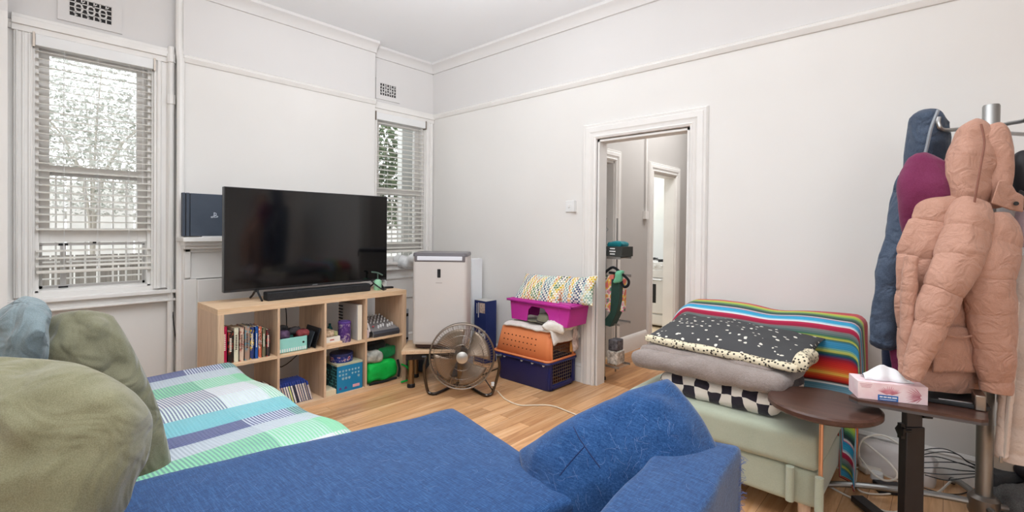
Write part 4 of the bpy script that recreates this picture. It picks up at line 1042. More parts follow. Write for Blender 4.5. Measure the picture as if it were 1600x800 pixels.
obj('rim', B().bx(x0-.025, x1+.02, y0-.03, y0+.006, z1-.012, z1+.006).bx(x0-.025, x1+.02, y1-.006, y1+.02, z1-.012, z1+.006).bx(x0-.025, x0+.006, y0-.03, y1+.02, z1-.012, z1+.006).bx(x1-.006, x1+.02, y0-.03, y1+.02, z1-.012, z1+.006), PK, t, bevel=.005)
obj('lid_panel', B().bx(x0, x1, y0, y1, z1+.006, z1+.012), PK, t, smooth=0)
obj('corner_rib', B().bx(x1-.12, x1-.105, y0-.012, y0, z0+.02, z1-.01), PK, t, bevel=.003)
t = thing('cap', 'olive green fabric cap lying inside the magenta tub', 'cap', (-2.60, 3.28, .535))
CP = cloth('olive_cap', (122, 118, 98), 16)
hc = V((-2.545, 3.26, .54))
obj('crown', B().rings([[hc+V((.098*s_*math.cos(a)*(1+.06*math.sin(3*a)), .08*s_*math.sin(a), z)) for a in [2*PI*k/28 for k in range(28)]] for z, s_ in ((0, 1), (.025, 1.02), (.05, .96), (.068, .8), (.075, .5), (.074, .08))]), CP, t)
obj('brim', B().rings([[V((-2.665+.075*math.cos(a), 3.235+.06*math.sin(a), z+.012*math.cos(a*1)*0)) for a in [2*PI*k/24 for k in range(24)]] for z in (.541, .549)]), CP, t, bevel=.002)
obj('strap_band', B().tube([hc+V((.095*math.cos(a), .079*math.sin(a), .012)) for a in [2*PI*k/28 for k in range(28)]], .006, 6, closed=True), cloth('dark_band', (60, 50, 50), 8), t)
# patterned pillow on the tub
PT = N('triangle_pattern_fabric')
co = PT.co('Object', scale=(62, 40, 62), rot=(0, 0, .2)); ck = PT.n('ShaderNodeTexChecker'); ck.inputs['Scale'].default_value = 1; PT.l(co, ck.inputs[0])
ct = PT.co('Object', scale=(1, 1, 1), rot=(0, 0, .3)); bands = PT.noise(PT.co('Object', scale=(9, 2, 2)), 1.2, 2)
c1 = PT.ramp(bands, [(.3, (60, 76, 110)), (.42, (116, 160, 160)), (.5, (196, 120, 70)), (.56, (216, 184, 60)), (.62, (92, 130, 90)), (.7, (54, 64, 84))], 'CONSTANT')
ld = PT.ramp(bands, [(0, (228, 222, 206)), (1, (240, 234, 220))])
col = PT.mix(ck.outputs[1], c1, ld); pale = PT.noise(PT.co('Object', scale=(5, 3, 3)), 1.6, 2)
col = PT.mix(PT.ramp(pale, [(.56, (0, 0, 0)), (.62, (170, 170, 170))]), col, (188, 212, 208))
PT.set(col, .9)
t = tag(obj('patterned_cushion', pillow((-2.655, 3.31, .815), (1, .02, .02), (0, 1, 0), (0, -.75, .62), .50, .30, .14, .012, 3), PT.m, smooth=60), 'geometric multicoloured cushion lying on the magenta tub, left of the pair', 'cushion')
t = tag(obj('patterned_cushion', pillow((-2.33, 3.37, .82), (.9, .1, .1), (0, 1, 0), (.25, -.8, .5), .36, .27, .12, .012, 9), N('x').set((200, 200, 200)) if 0 else PT.m, smooth=60), 'multicoloured triangle-print cushion at the right end of the tub', 'cushion')

# ================================================================== HALL: rack with bags, stove
t = thing('storage_rack', 'slim chrome rack just inside the hallway door', 'rack', (-2.25, 3.76, 0))
b = B()
for (xx, yy) in ((-2.262, 3.735), (-2.262, 3.93)): b.cyl((xx, yy, .03), (xx, yy, 1.45), .008, n=10)
for k in range(28): b.cyl((-2.262, 3.735, .06+k*.05), (-2.262, 3.735, .068+k*.05), .0095, n=10)
obj('post', b, CHROME, t)
for zz in (.12, .50, .92, 1.085):
    b = B(); b.bx(-2.265, -2.115, 3.733, 3.737, zz, zz+.02).bx(-2.265, -2.115, 3.928, 3.932, zz, zz+.02)
    for k in range(8): b.cyl((-2.26+.02*k, 3.735, zz+.01), (-2.26+.02*k, 3.93, zz+.01), .0025, n=6)
    obj('wire_shelf', b, CHROME, t)
obj('foot', B().lathe([(0, 0), (.014, 0), (.014, .02), (.01, .03), (0, .03)], (-2.262, 3.735, 0)), BLACK, t)
p = yp(945, 359, 3.735); 
tag(obj('phone_handset', B().tube([yp(941.5, 345, 3.73), yp(943, 352, 3.73), yp(950, 358, 3.73), yp(945, 363, 3.73)], .004, 6, smooth=4), CHROME), 'chrome hook clipped to the top of the rack', 'hook')
t = thing('organiser_box', 'dark open box with white printed lines on the hallway rack', 'box', (-2.2, 3.83, 1.105))
SGN = paint('slate_card', (60, 62, 60), .6)
q0, q1 = yp(943, 386, 3.735), yp(972, 405, 3.735)
x0, x1, z0, z1 = q0.x, q1.x, 1.107, 1.195
obj('box_body', B().bx(x0, x1, 3.73, 3.93, z0, z1), SGN, t, bevel=.002)
b = B()
for k, wd in enumerate((.05, .06, .05)): b.bx((x0+x1)/2-wd/2-.0, (x0+x1)/2+wd/2, 3.7285, 3.73, z1-.022-k*.024, z1-.012-k*.024)
obj('printed_lines', b, WHITE, t, smooth=0)
tag(obj('cloth', rbox(((x0+x1)/2, 3.83, z1+.018), (.07, 0, 0), (0, .08, 0), (0, 0, .02), .02, 8, .01, .012, 3, 14), cloth('teal_cloth', (20, 116, 124), 14)), 'teal cloth folded on top of the dark box in the hallway', 'cloth')
# tote bag
t = thing('tote_bag', 'floral tote bag with dark green side hanging from the rack', 'bag', yp(958, 450, 3.72))
FL = N('floral_fabric'); co = FL.co(); vo = FL.n('ShaderNodeTexVoronoi'); vo.inputs['Scale'].default_value = 26; FL.l(co, vo.inputs['Vector'])
FL.set(FL.ramp(FL.noise(co, 14, 2, .5), [(.36, (224, 120, 110)), (.43, (236, 190, 80)), (.49, (236, 226, 214)), (.55, (226, 140, 160)), (.6, (90, 140, 110)), (.66, (236, 230, 220))], 'CONSTANT'), .8)
def panel_(p4, Y, thick, m, nm, par):
    pts = [yp(x, y, Y) for x, y in p4]
    b = B(); b.rings([pts, [p+V((0, thick, 0)) for p in pts]]); return obj(nm, b, m, par, bevel=.006)
panel_([(944, 432), (959, 428), (955, 478), (952, 490), (944, 480)], 3.70, .10, FL.m, 'front_panel', t)
panel_([(955, 436), (968, 440), (967, 470), (962, 492), (953, 511), (943, 508), (944, 500), (953, 488)], 3.68, .11, cloth('dark_green_canvas', (40, 66, 58), 8), 'side_panel', t)
panel_([(962, 436), (974, 436), (973, 488), (968, 486), (965, 460)], 3.74, .06, FL.m, 'printed_scarf', t)
b = B().tube([yp(944, 428, 3.70), yp(950, 422, 3.69), yp(959, 418, 3.69), yp(972, 428, 3.69), yp(982, 438, 3.70), yp(981, 446, 3.70), yp(975, 448, 3.70), yp(970, 440, 3.70), yp(963, 428, 3.70), yp(952, 426, 3.70)], .012, 8, smooth=5)
obj('handles', b, cloth('black_strap', (24, 26, 28), 5), t)
tag(obj('scarf', rbox(yp(967, 433, 3.68), (.03, .01, .008), (0, .03, 0), (0.012, 0, .05), .025, 8, .006, .012, 5, 14), cloth('mint_cloth', (112, 186, 150), 14)), 'mint green cloth draped over the tote bag handles', 'scarf')
b = B().bx(-2.255, -2.15, 3.76, 3.9, .14, .30).bx(-2.25, -2.16, 3.77, 3.89, .30, .42)
t = thing('shoe_stack', 'pale shoes and jars stacked on the lower rack shelf', 'shoes', (-2.2, 3.83, .14))
obj('lower_box', B().bx(-2.255, -2.15, 3.76, 3.9, .14, .26), paint('mottled_pale', (186, 176, 164), .7, 50, 30), t, bevel=.01)
obj('upper_box', B().bx(-2.25, -2.16, 3.77, 3.89, .26, .36), paint('mottled_dark', (84, 80, 84), .7, 40, 30), t, bevel=.01)
# stove
t = thing('stove', 'small white freestanding stove in the kitchen beyond the hallway', 'stove', (-3.08, 6.4, 0))
x0, x1, yf, yb = -3.36, -2.82, 6.22, 6.80
EN = paint('white_enamel', (228, 226, 224), .25, 3, 3, 0, .5)
obj('stove_body', B().bx(x0, x1, yf+.01, yb, .03, .90), EN, t, bevel=.006)
obj('oven_door', B().bx(x0+.01, x1-.01, yf-.015, yf+.01, .20, .68), EN, t, bevel=.006)
obj('oven_window', B().bx(x0+.08, x1-.14, yf-.018, yf-.014, .34, .60), BLACK, t, smooth=0)
obj('oven_handle', B().cyl((x0+.05, yf-.04, .66), (x1-.05, yf-.04, .66), .009).cyl((x0+.08, yf-.04, .66), (x0+.08, yf, .66), .006).cyl((x1-.08, yf-.04, .66), (x1-.08, yf, .66), .006), CHROME, t)
obj('drawer', B().bx(x0+.01, x1-.01, yf-.012, yf+.01, .05, .18), EN, t, bevel=.004)
obj('grill_door', B().bx(x0+.01, x1-.01, yf-.012, yf+.01, .69, .79), EN, t, bevel=.004)
for k in range(5): obj('knob', B().cyl((x0+.08+k*.095, yf-.02, .845), (x0+.08+k*.095, yf+.01, .845), .018, n=14), WHITE, t)
b = B()
for (a, c_) in ((.13, .14), (.4, .14), (.13, .42), (.4, .42)):
    b.tube([(x0+a+.07*math.cos(q), yf+c_+.07*math.sin(q), .925) for q in [2*PI*k/16 for k in range(16)]], .006, 6, closed=True)
    b.bx(x0+a-.09, x0+a+.09, yf+c_-.005, yf+c_+.005, .925, .935).bx(x0+a-.005, x0+a+.005, yf+c_-.09, yf+c_+.09, .9, .935)
obj('burner_grate', b, BLACK, t)
obj('splashback', B().bx(x0, x1, yb-.02, yb, .9, 1.5), paint('splash_white', (220, 222, 222), .3), t)
tag(obj('kitchen_bench', B().bx(-4.4, -3.40, 6.25, 6.84, 0, .88).mat(1).bx(-4.42, -3.38, 6.22, 6.84, .88, .92), [EN, paint('bench_top', (190, 186, 180), .4)], bevel=.004), 'white kitchen bench beside the stove', 'bench')
tag(obj('bead_chain', B().tube([yp(1043, 372, 5.96), yp(1044, 384, 5.96), yp(1043, 396, 5.96), yp(1043.5, 410, 5.96)], .008, 6), BLACK), 'thin dark chain hanging by the kitchen door jamb', 'chain')

# ================================================================== NEAR SOFA with cushions and throw
SAGE = cloth('sage_fabric', (168, 168, 146), 8, 6, 420)
t = thing('sofa', 'long low sofa along the left with a plaid throw over its seat', 'sofa', (-2.5, .4, 0))
obj('seat', rbox((-2.69, .62, .320), (.77, 0, 0), (0, .44, 0), (0, 0, .105), .05, 12, .0), SAGE, t)
obj('sofa_base', rbox((-2.69, .60, .13), (.76, 0, 0), (0, .42, 0), (0, 0, .085), .03, 8), SAGE, t)
obj('backrest', rbox((-2.69, -.16, .40), (.79, 0, 0), (0, .12, 0), (0, 0, .30), .07, 10), SAGE, t)
for xx in (-3.35, -2.05):
    for yy in (.05, 1.0): obj('leg', B().cyl((xx, yy, 0), (xx, yy, .06), .022, .028), OAK, t)
# plaid throw
PL = N('plaid_weave')
tc = PL.n('ShaderNodeTexCoord'); sp = PL.n('ShaderNodeSeparateXYZ'); PL.l(tc.outputs['UV'], sp.inputs[0])
aqua, navy, grn, wht, lg = (100, 188, 200), (38, 58, 124), (122, 206, 158), (212, 212, 212), (184, 196, 206)
mint = (190, 222, 202)
xa = PL.math('FRACT', PL.math('MULTIPLY', sp.outputs[0], 1/1.02)); yb_ = sp.outputs[1]
A_ = PL.ramp(xa, [(0, aqua), (.05, navy), (.17, lg), (.30, grn), (.50, wht), (.70, (214, 230, 226)), (.88, aqua)], 'CONSTANT')
Bc = PL.ramp(yb_, [(0, navy), (.50, (214, 222, 236)), (.66, grn), (.84, mint)], 'CONSTANT')
f1 = PL.math('GREATER_THAN', PL.math('FRACT', PL.math('MULTIPLY', sp.outputs[1], 92.0)), .52)
f2 = PL.math('GREATER_THAN', PL.math('FRACT', PL.math('MULTIPLY', sp.outputs[0], 84.0)), .55)
ff = PL.math('MULTIPLY', f1, .85); ff2 = PL.math('MULTIPLY', f2, .35)
inband = PL.ramp(xa, [(0, (90, 90, 90)), (.05, (255, 255, 255)), (.17, (130, 130, 130)), (.30, (200, 200, 200)), (.5, (255, 255, 255)), (.88, (60, 60, 60))], 'CONSTANT')
fac = PL.math('MULTIPLY', ff, inband)
col = PL.mix(fac, A_, Bc); col = PL.mix(ff2, col, wht)
PL.bump(PL.math('ADD', PL.math('SINE', PL.math('MULTIPLY', sp.outputs[0], 560.)), PL.math('SINE', PL.math('MULTIPLY', sp.outputs[1], 560.))), .5, .003)
PL.set(col, .9, 0, .15, .2)
def throw(u, v):
    # u: along the sofa (x), v: from the back (y) over the front edge and down
    L = 1.62; s_ = v*1.28
    x = -3.47+u*L+.03*v*(u-.5)
    y = .15+s_; z = .448
    if y > 1.03:
        e = y-1.03; r_ = .06
        if e < r_*PI/2: y = 1.03+r_*math.sin(e/r_); z = .448-r_*(1-math.cos(e/r_))
        else: y = 1.03+r_+.008+.012*math.sin(u*17); z = .448-r_-(e-r_*PI/2)
    wv = .010*noise.noise(V((x*3.2, y*3, 3)))+.012*math.sin(x*9.0+1.1)*(.4+.6*min(1, max(0, v)))
    e0 = max(0, .04-u)*1.6
    return (x, y+.5*wv, z+wv+.010-e0)
b = B().grid(throw, 110, 60)
for k in list(b.uv): b.uv[k] = [(u*1.62, v) for u, v in b.uv[k]]
tag(obj('plaid_throw', b, PL.m, solid=.009, smooth=60), 'blue, green and white plaid throw spread over the sofa seat', 'throw blanket')
# back cushions
OLV = cloth('olive_velvet', (122, 119, 92), 12, 5, 400, .25, .35)
OLV2 = cloth('olive_velvet_dark', (108, 106, 84), 12, 5, 400, .25, .35)
BLG = cloth('blue_grey_cotton', (122, 136, 140), 12, 5, 400, .25, .2)
creased(OLV, 5, .55, .05); creased(OLV2, 6, .7, .05); creased(BLG, 9, .7, .05)
# ================================================================== BLUE CHAISE
DN = N('blue_denim'); co = DN.co(scale=(1, 1, 1))
st = DN.noise(DN.co(scale=(5, 60, 60), rot=(0, 0, .25)), 4, 6, .7, .2); st2 = DN.noise(DN.co(scale=(70, 9, 40), rot=(0, 0, .25)), 4, 4, .7)
col = DN.ramp(st, [(.34, (18, 46, 90)), (.5, (30, 68, 118)), (.66, (66, 106, 154))])
col = DN.mix(.42, col, DN.ramp(st2, [(.35, (20, 46, 90)), (.65, (56, 98, 148))]))
big = DN.noise(co, 3, 3); lint = DN.noise(co, 16, 9, .86, 2.6)
lf = DN.ramp(lint, [(.58, (0, 0, 0)), (.64, (170, 170, 170))])
lf = DN.math('MULTIPLY', lf, DN.ramp(big, [(.45, (0, 0, 0)), (.62, (200, 200, 200))]))
col = DN.mix(lf, col, (140, 156, 192)); DN.bump(st2, .35, .003); DN.set(col, .95, 0, .1, .25); DN = DN.m
t = thing('chaise', 'blue denim-covered chaise with a frayed armrest filling the foreground', 'sofa', (-1.35, .85, 0))
fR_, fL_ = V((-.87, 1.35, 0)), V((-1.775, 1.54, 0)); ex = (fR_-fL_); eyv = V((-.24, -1, 0)).normalized()
cc = fL_+ex/2+eyv*.72
SC_ = rbox(cc+V((0, 0, .325)), ex/2, eyv*.72, (0, 0, .148), .028, 26, .012, .006, 2, 3); obj('seat_cushion', SC_, DN, t)
obj('chaise_base', rbox(cc+V((0, 0, .10))+eyv*.02, ex*.47, eyv*.68, (0, 0, .09), .03, 8), DN, t)
arm_c = V((-.572, 1.15, .30))
AR_ = rbox(arm_c, (.112, .03, 0), (-.06, .60, 0), (0, 0, .302), .022, 22, .006, .006, 5, 4); obj('armrest', AR_, DN, t)
b = B(); random.seed(11)
for k in range(170):
    zz = random.uniform(.1, .59); p = V((-.535, 1.757, zz))+V((random.uniform(-.02, .045), random.uniform(-.03, .0), 0))
    p = V((-.515+random.uniform(-.004, .004), 1.735+random.uniform(-.02, .005), zz)); d = V((random.uniform(.2, 1), random.uniform(.1, 1), random.uniform(-.7, .7))).normalized()*random.uniform(.008, .028)
    b.tube([p, p+d*.5+V((0, 0, .003)), p+d], .0007, 3)
o = obj('frayed_threads', b, cloth('thread_blue', (96, 120, 176), 10), t); o['kind'] = 'stuff'
# blue cushion wedged between seat and arm
u_ = (RT*.92+V((0, 0, 1))*.42+FW*.06).normalized(); w_ = (-FW*.78+V((0, 0, .62))-RT*.12).normalized()
BP = pillow(dp(968, 728, 1.72), u_, None, w_, .70, .43, .33, .026, 4, 5, .02, 50, .33, .10)
bc = tag(obj('blue_cushion', BP, DN, smooth=60), 'plump blue denim cushion leaning against the blue armrest', 'cushion')
bv = BVHTree.FromPolygons(BP.v, BP.f)
for seam_or_crease in (((896, 667), (905, 685), (923, 711), (940, 734)), ((914, 697), (900, 712), (886, 728), (872, 746))):
    pts = []
    for (xa, ya), (xb, yb2) in zip(seam_or_crease[:-1], seam_or_crease[1:]):
        for k in range(6):
            h_ = bv.ray_cast(CAM, ray(xa+(xb-xa)*k/6, ya+(yb2-ya)*k/6).normalized())
            if h_[0] is not None: pts.append(h_[0])
    if len(pts) > 4: obj('seam_or_crease', B().tube(pts, .0022, 6), cloth('fold_shade_blue', (34, 50, 92), 6), bc)  # dark tube laid on as the shade in the cushion's end folds
# pale hairs caught on the denim
def hairs(shape, n, cen, dirv, rad, seed, par):
    random.seed(seed); tree = BVHTree.FromPolygons(shape.v, shape.f); b = B(); dirv = V(dirv).normalized()
    e1 = dirv.orthogonal().normalized(); e2 = dirv.cross(e1)
    for _ in range(n):
        o = V(cen)-dirv*1.0+e1*random.uniform(-1, 1)*rad+e2*random.uniform(-1, 1)*rad
        L_ = random.uniform(.012, .04); a = random.uniform(0, 2*PI); cu = random.uniform(-60, 60); pts = []
        for k in range(6):
            h_ = tree.ray_cast(o, dirv)
            if h_[0] is None: pts = []; break
            pts.append(h_[0]+h_[1]*(.0012 if h_[1].dot(dirv) < 0 else -.0012)); o = o+(e1*math.cos(a)+e2*math.sin(a))*L_/5; a += cu*L_/5
        if len(pts) == 6 and (pts[0]-pts[-1]).length < .06: b.tube(pts, .00028, 3)
    o = obj('lint', b, cloth('lint_pale', (128, 148, 188), 12), par, weld=False); o['kind'] = 'stuff'
chz = bpy.data.objects['chaise']
hairs(SC_, 280, cc+V((0, 0, .47)), (0, 0, -1), .8, 1, chz)
hairs(AR_, 260, arm_c+V((0, 0, .3)), (-.35, 0, -1), .6, 2, chz)
hairs(BP, 420, (-.9, 1.55, .55), FW, .36, 3, bc)
# olive and blue-grey cushions
def cush(name, c, u, w, L, Hh, T, m, seed, lab, **k):
    return tag(obj(name, pillow(c, u, None, w, L, Hh, T, .030, seed, 5.5, .02, 54, **k), m, smooth=60), lab, 'cushion')
cush('olive_cushion', dp(6, 735, 1.15), (.96*RT-.26*UP), (-.80*FW+.30*RT+.5*UP), .58, .54, .32, OLV, 2, 'large olive cushion nearest the camera at the left edge', pw=.34, rnd=.26)
cush('olive_cushion', dp(155, 640, 1.72), (-.36*RT+.93*UP), (-.72*FW+.60*RT+.25*UP), .76, .32, .22, OLV2, 6, 'second darker olive cushion standing behind the nearest one', pw=.34, rnd=.2)
cush('blue_grey_cushion', dp(8, 568, 1.60), (.50*RT+.86*UP), (-.80*FW-.30*RT+.35*UP), .46, .27, .17, BLG, 12, 'pale blue-grey cushion under the large left window', pw=.36, rnd=.16)

# ================================================================== GREEN LOVESEAT with blankets
SG2 = cloth('sage_suede', (172, 178, 158), 8, 4, 500, .25, .3)
t = thing('loveseat', 'small sage green loveseat against the wall right of the doorway', 'sofa', (-.9, 2.9, 0))
lx0, lx1 = -1.34, -.405
obj('seat_cushion', rbox(((lx0+lx1)/2, 2.80, .365), ((lx1-lx0)/2, 0, 0), (0, .355, 0), (0, 0, .083), .035, 18, .012, .004, 2, 4), SG2, t)
obj('base', rbox(((lx0+lx1)/2, 2.93, .20), ((lx1-lx0)/2-.004, 0, 0), (0, .46, 0), (0, 0, .085), .02, 12, 0, .002, 3, 4), SG2, t)
obj('backrest', rbox(((lx0+lx1)/2, 3.31, .55), ((lx1-lx0)/2, 0, 0), (0, .13, 0), (0, 0, .285), .07, 14, 0, .006, 5, 4), SG2, t)
for yy, xx in ((2.42, -.512), (2.395, -.395)):
    obj('corner_post', B().cyl((xx, yy+.02, .135), (xx, yy+.02, .29), .017, n=16), SG2, t)
for xx, yy in ((-.47, 2.52), (-.47, 3.3), (-1.28, 2.52), (-1.28, 3.3)):
    obj('leg', B().cyl((xx, yy, 0), (xx, yy, .13), .02, .03, 16), wood('pale_leg_wood', (206, 180, 156), (222, 198, 174), 2), t)
# serape blanket
SE = N('serape_stripes'); tc = SE.n('ShaderNodeTexCoord'); sp = SE.n('ShaderNodeSeparateXYZ'); SE.l(tc.outputs['UV'], sp.inputs[0])
v = SE.math('FRACT', SE.math('MAXIMUM', SE.math('MULTIPLY_ADD', sp.outputs[1], 1.28/.66, -.13/.66), 0.0))
stops = [(0, (190, 50, 60)), (.03, (200, 70, 80)), (.05, (206, 196, 60)), (.085, (150, 190, 80)), (.115, (70, 120, 90)), (.145, (40, 60, 60)), (.165, (48, 70, 70)), (.178, (236, 236, 230)), (.186, (210, 90, 120)), (.194, (40, 150, 196)), (.245, (60, 168, 206)), (.265, (236, 236, 236)), (.273, (190, 50, 84)), (.305, (170, 40, 70)), (.318, (130, 140, 138)), (.345, (100, 120, 118)), (.36, (60, 120, 90)), (.375, (206, 206, 90)), (.39, (60, 110, 110)), (.405, (70, 150, 190)), (.45, (60, 150, 190))]
c1 = SE.ramp(v, stops)
stops2 = [(.45, (60, 150, 190)), (.47, (150, 190, 130)), (.485, (216, 210, 100)), (.50, (60, 110, 80)), (.52, (30, 70, 110)), (.55, (150, 30, 50)), (.58, (200, 40, 40)), (.62, (220, 60, 40)), (.655, (230, 110, 50)), (.68, (236, 190, 80)), (.70, (220, 90, 40)), (.73, (190, 40, 30)), (.75, (28, 24, 26)), (.765, (230, 230, 226)), (.775, (90, 140, 160)), (.83, (130, 170, 190)), (.86, (30, 30, 34)), (.875, (230, 230, 226)), (.885, (200, 60, 70)), (.92, (50, 150, 190))]
c2 = SE.ramp(v, stops2)
col = SE.mix(SE.math('GREATER_THAN', v, .45), c1, c2)
fine = SE.math('GREATER_THAN', SE.math('FRACT', SE.math('MULTIPLY', v, 62.)), .86)
col = SE.mix(SE.math('MULTIPLY', fine, .45), col, (34, 34, 40))
SE.bump(SE.noise(SE.co('UV', scale=(300, 700, 1)), 1, 2), .4, .003)
SE.set(col, .9, 0, .15, .2)
TOPZ, FY, BY = .855, 3.17, 3.43
def serape(u, v):
    Lw = 1.42; s_ = u*Lw-.02; W = lx1+.0-lx0+.03
    # along the back, then hanging down over the right end
    x = lx0-.015+s_; dz = 0; dy = 0
    if s_ < .10: dz = (.10-s_)**2*7
    if s_ > W:
        e = s_-W; r_ = .05
        if e < r_*PI/2: x = lx0-.015+W+r_*math.sin(e/r_); dz = r_*(1-math.cos(e/r_))
        else: x = lx0-.015+W+r_+.03*(e-r_*1.57); dz = r_+(e-r_*PI/2)
    d = v*1.28
    y0_ = BY; topw = BY-FY
    if d < topw: y = BY-d; dzz = .02*math.sin(PI*d/topw)*-1
    else:
        e = d-topw; r_ = .05
        if e < r_*PI/2: y = FY-r_*math.sin(e/r_); dzz = r_*(1-math.cos(e/r_))
        else: y = FY-r_-.10*(e-r_*1.57)-.0; dzz = r_+(e-r_*PI/2)*.99
        if s_ > W: y -= .12*min(1, (s_-W)*3)*min(1, e*2)
    z = TOPZ-dz*(1 if d < topw+.1 else .9)-dzz
    wv = .010*noise.noise(V((u*5, v*5, 2)))+.012*math.sin(u*9+v*4)*v
    sad = -.03*math.exp(-((u-.42)/.09)**2)*max(0, 1-v*3)
    zmin = .455 if s_ < W-.02 else .06
    z = z+wv+sad
    if z < zmin: z = zmin+.004*math.sin(u*30)
    return (x+wv*.5, y+wv*1.2, z)
tag(obj('serape_blanket', B().grid(serape, 80, 90), SE.m, solid=.005, smooth=60), 'bright multicoloured striped blanket draped over the loveseat back', 'blanket')
# checked blanket, folded
CB = N('cow_check'); co = CB.co(scale=(1, 1, 1)); nz = CB.noise(co, 6, 2)
sc = CB.n('ShaderNodeSeparateXYZ'); 
wv = CB.n('ShaderNodeVectorMath', operation='MULTIPLY_ADD'); ncol = CB.n('ShaderNodeTexNoise'); ncol.inputs['Scale'].default_value = 7; CB.l(co, ncol.inputs['Vector'])
CB.l(ncol.outputs[1], wv.inputs[0]); wv.inputs[1].default_value = (.09, .09, .07); CB.l(co, wv.inputs[2]); CB.l(wv.outputs[0], sc.inputs[0])
i1 = CB.math('FLOOR', CB.math('MULTIPLY', sc.outputs[0], 1/.062)); i2 = CB.math('FLOOR', CB.math('MULTIPLY', CB.math('ADD', sc.outputs[2], CB.math('MULTIPLY', sc.outputs[1], .0)), 1/.08))
ck_ = CB.math('MODULO', CB.math('ABSOLUTE', CB.math('ADD', i1, i2)), 2.0)
CB.set(CB.mix(CB.math('GREATER_THAN', ck_, .5), (46, 42, 52), (228, 222, 212)), .95, 0, .1, .3); CB.bump(CB.noise(co, 300, 2), .5, .004)
SBC = V((-.905, 2.80, .51))
tag(obj('checked_blanket', rbox(SBC+V((.03, -.01, .005)), (.305, .0, 0), (0, .29, 0), (0, 0, .062), .055, 22, .006, .012, 4, 7), CB.m), 'folded black and cream checked blanket at the bottom of the stack', 'blanket')
TP = creased(cloth('taupe_fleece', (146, 134, 128), 12, 14, 260, .7, .35), 40, .4, .01)
t = thing('fleece_blanket', 'folded taupe fleece blanket in the middle of the stack', 'blanket', (-.9, 2.8, .57))
obj('lower_fold', rbox(SBC+V((-.03, -.02, .112)), (.385, .01, 0), (0, .32, 0), (0, 0, .050), .048, 24, .010, .014, 6, 6), TP, t)
obj('upper_fold', rbox(SBC+V((-.06, .02, .158)), (.335, .02, 0), (0, .28, 0), (0, 0, .022), .021, 24, .010, .014, 9, 6), TP, t)
DT = N('dotted_charcoal'); co = DT.co(); vo = DT.n('ShaderNodeTexVoronoi'); vo.inputs['Scale'].default_value = 24
nn = DT.n('ShaderNodeTexNoise'); nn.inputs['Scale'].default_value = 30; DT.l(co, nn.inputs['Vector'])
av = DT.n('ShaderNodeVectorMath', operation='MULTIPLY_ADD'); DT.l(nn.outputs[1], av.inputs[0]); av.inputs[1].default_value = (.02, .02, .02); DT.l(co, av.inputs[2]); DT.l(av.outputs[0], vo.inputs['Vector'])
DT.set(DT.mix(DT.math('LESS_THAN', vo.outputs['Distance'], .21), (76, 76, 77), (228, 224, 212)), .9, 0, .15)
CR = N('spotted_cream'); co = CR.co(); vo = CR.n('ShaderNodeTexVoronoi'); vo.inputs['Scale'].default_value = 62; CR.l(co, vo.inputs['Vector'])
CR.set(CR.mix(CR.math('LESS_THAN', vo.outputs['Distance'], .34), (226, 214, 186), (62, 56, 50)), .9, 0, .15)
t = thing('pillow', 'charcoal pillow with white flecks and spotted cream edge on top of the stack', 'pillow', SBC+V((0, 0, .2)))
pc = SBC+V((.015, .03, .226))
obj('pillow_body', pillow(pc+V((0, .01, .008)), (1, .03, -.04), None, (-.05, -.12, 1), .80, .52, .13, .014, 5, 6, .04, 36, .4), DT.m, t, smooth=60)
obj('piped_edge', rbox(pc+V((-.01, -.252, -.026)), (.385, .008, -.014), (0, .022, 0), (0, 0, .020), .018, 14, 0, .008, 5, 12), CR.m, t)
obj('cream_end', rbox(pc+V((.38, -.12, -.02)), (.038, .0, 0), (0, .13, 0), (0, 0, .038), .034, 12, .006, .010, 6, 9), CR.m, t)

# ================================================================== ROUND TABLE, DESK
DW = wood('dark_walnut', (66, 44, 38), (92, 64, 54), 0, .6, .3)
rc = V((-.395, 2.47, 0))
t = thing('round_side_table', 'round dark wood side table on a copper pole', 'side table', rc)
obj('table_top', B().lathe([(0, 0), (.205, 0), (.214, .008), (.214, .024), (.205, .031), (0, .031)], rc+V((0, 0, .572)), 48), DW, t)
CO = metal('copper', (232, 186, 156), .35)
obj('pole', B().cyl(rc+V((.0, -.03, .01)), rc+V((.0, -.03, .572)), .0085), CO, t)
obj('base', B().lathe([(0, 0), (.11, 0), (.11, .008), (0, .012)], rc+V((0, .04, 0)), 32), CO, t)
DKM = paint('desk_frame_black', (44, 41, 42), .4, 4, 9, .02, .4)
a_, b_, c_, d_ = V((-.300, 2.42, .66)), V((.120, 2.475, .66)), V((.128, 2.86, .66)), V((-.225, 2.78, .66))
t = thing('laptop_table', 'height-adjustable dark wood laptop table on a black column', 'table', (-.1, 2.7, 0))
prof = [a_+V((.0, .03, 0)), a_+V((.035, 0, 0)), b_+V((-.02, 0, 0)), b_+V((0, .02, 0)), c_+V((0, -.02, 0)), c_+V((-.02, 0, 0)), d_]
obj('table_top', B().rings([[p+V((0, 0, -.011)) for p in prof], prof]), DW, t, smooth=0)
obj('edge_band', B().rings([[p+V((0, 0, -.022)) for p in prof], [p+V((0, 0, -.011)) for p in prof]]), paint('edge_grey', (84, 80, 80), .4), t, smooth=0)
col_c = V((-.104, 2.68, 0))
e1, e2 = V((.74, .67, 0)), V((-.67, .74, 0))
obj('lower_column', B().ob(col_c+V((0, 0, .28)), e1*.040, e2*.022, (0, 0, .24)), DKM, t, bevel=.005)
obj('upper_column', B().ob(col_c+V((0, 0, .55)), e1*.034, e2*.016, (0, 0, .09)), paint('column_grey', (72, 68, 68), .4), t, bevel=.004)
obj('mount_plate', B().ob(col_c+V((0, 0, .618)), e1*.048, e2*.03, (0, 0, .022)), DKM, t, bevel=.01)
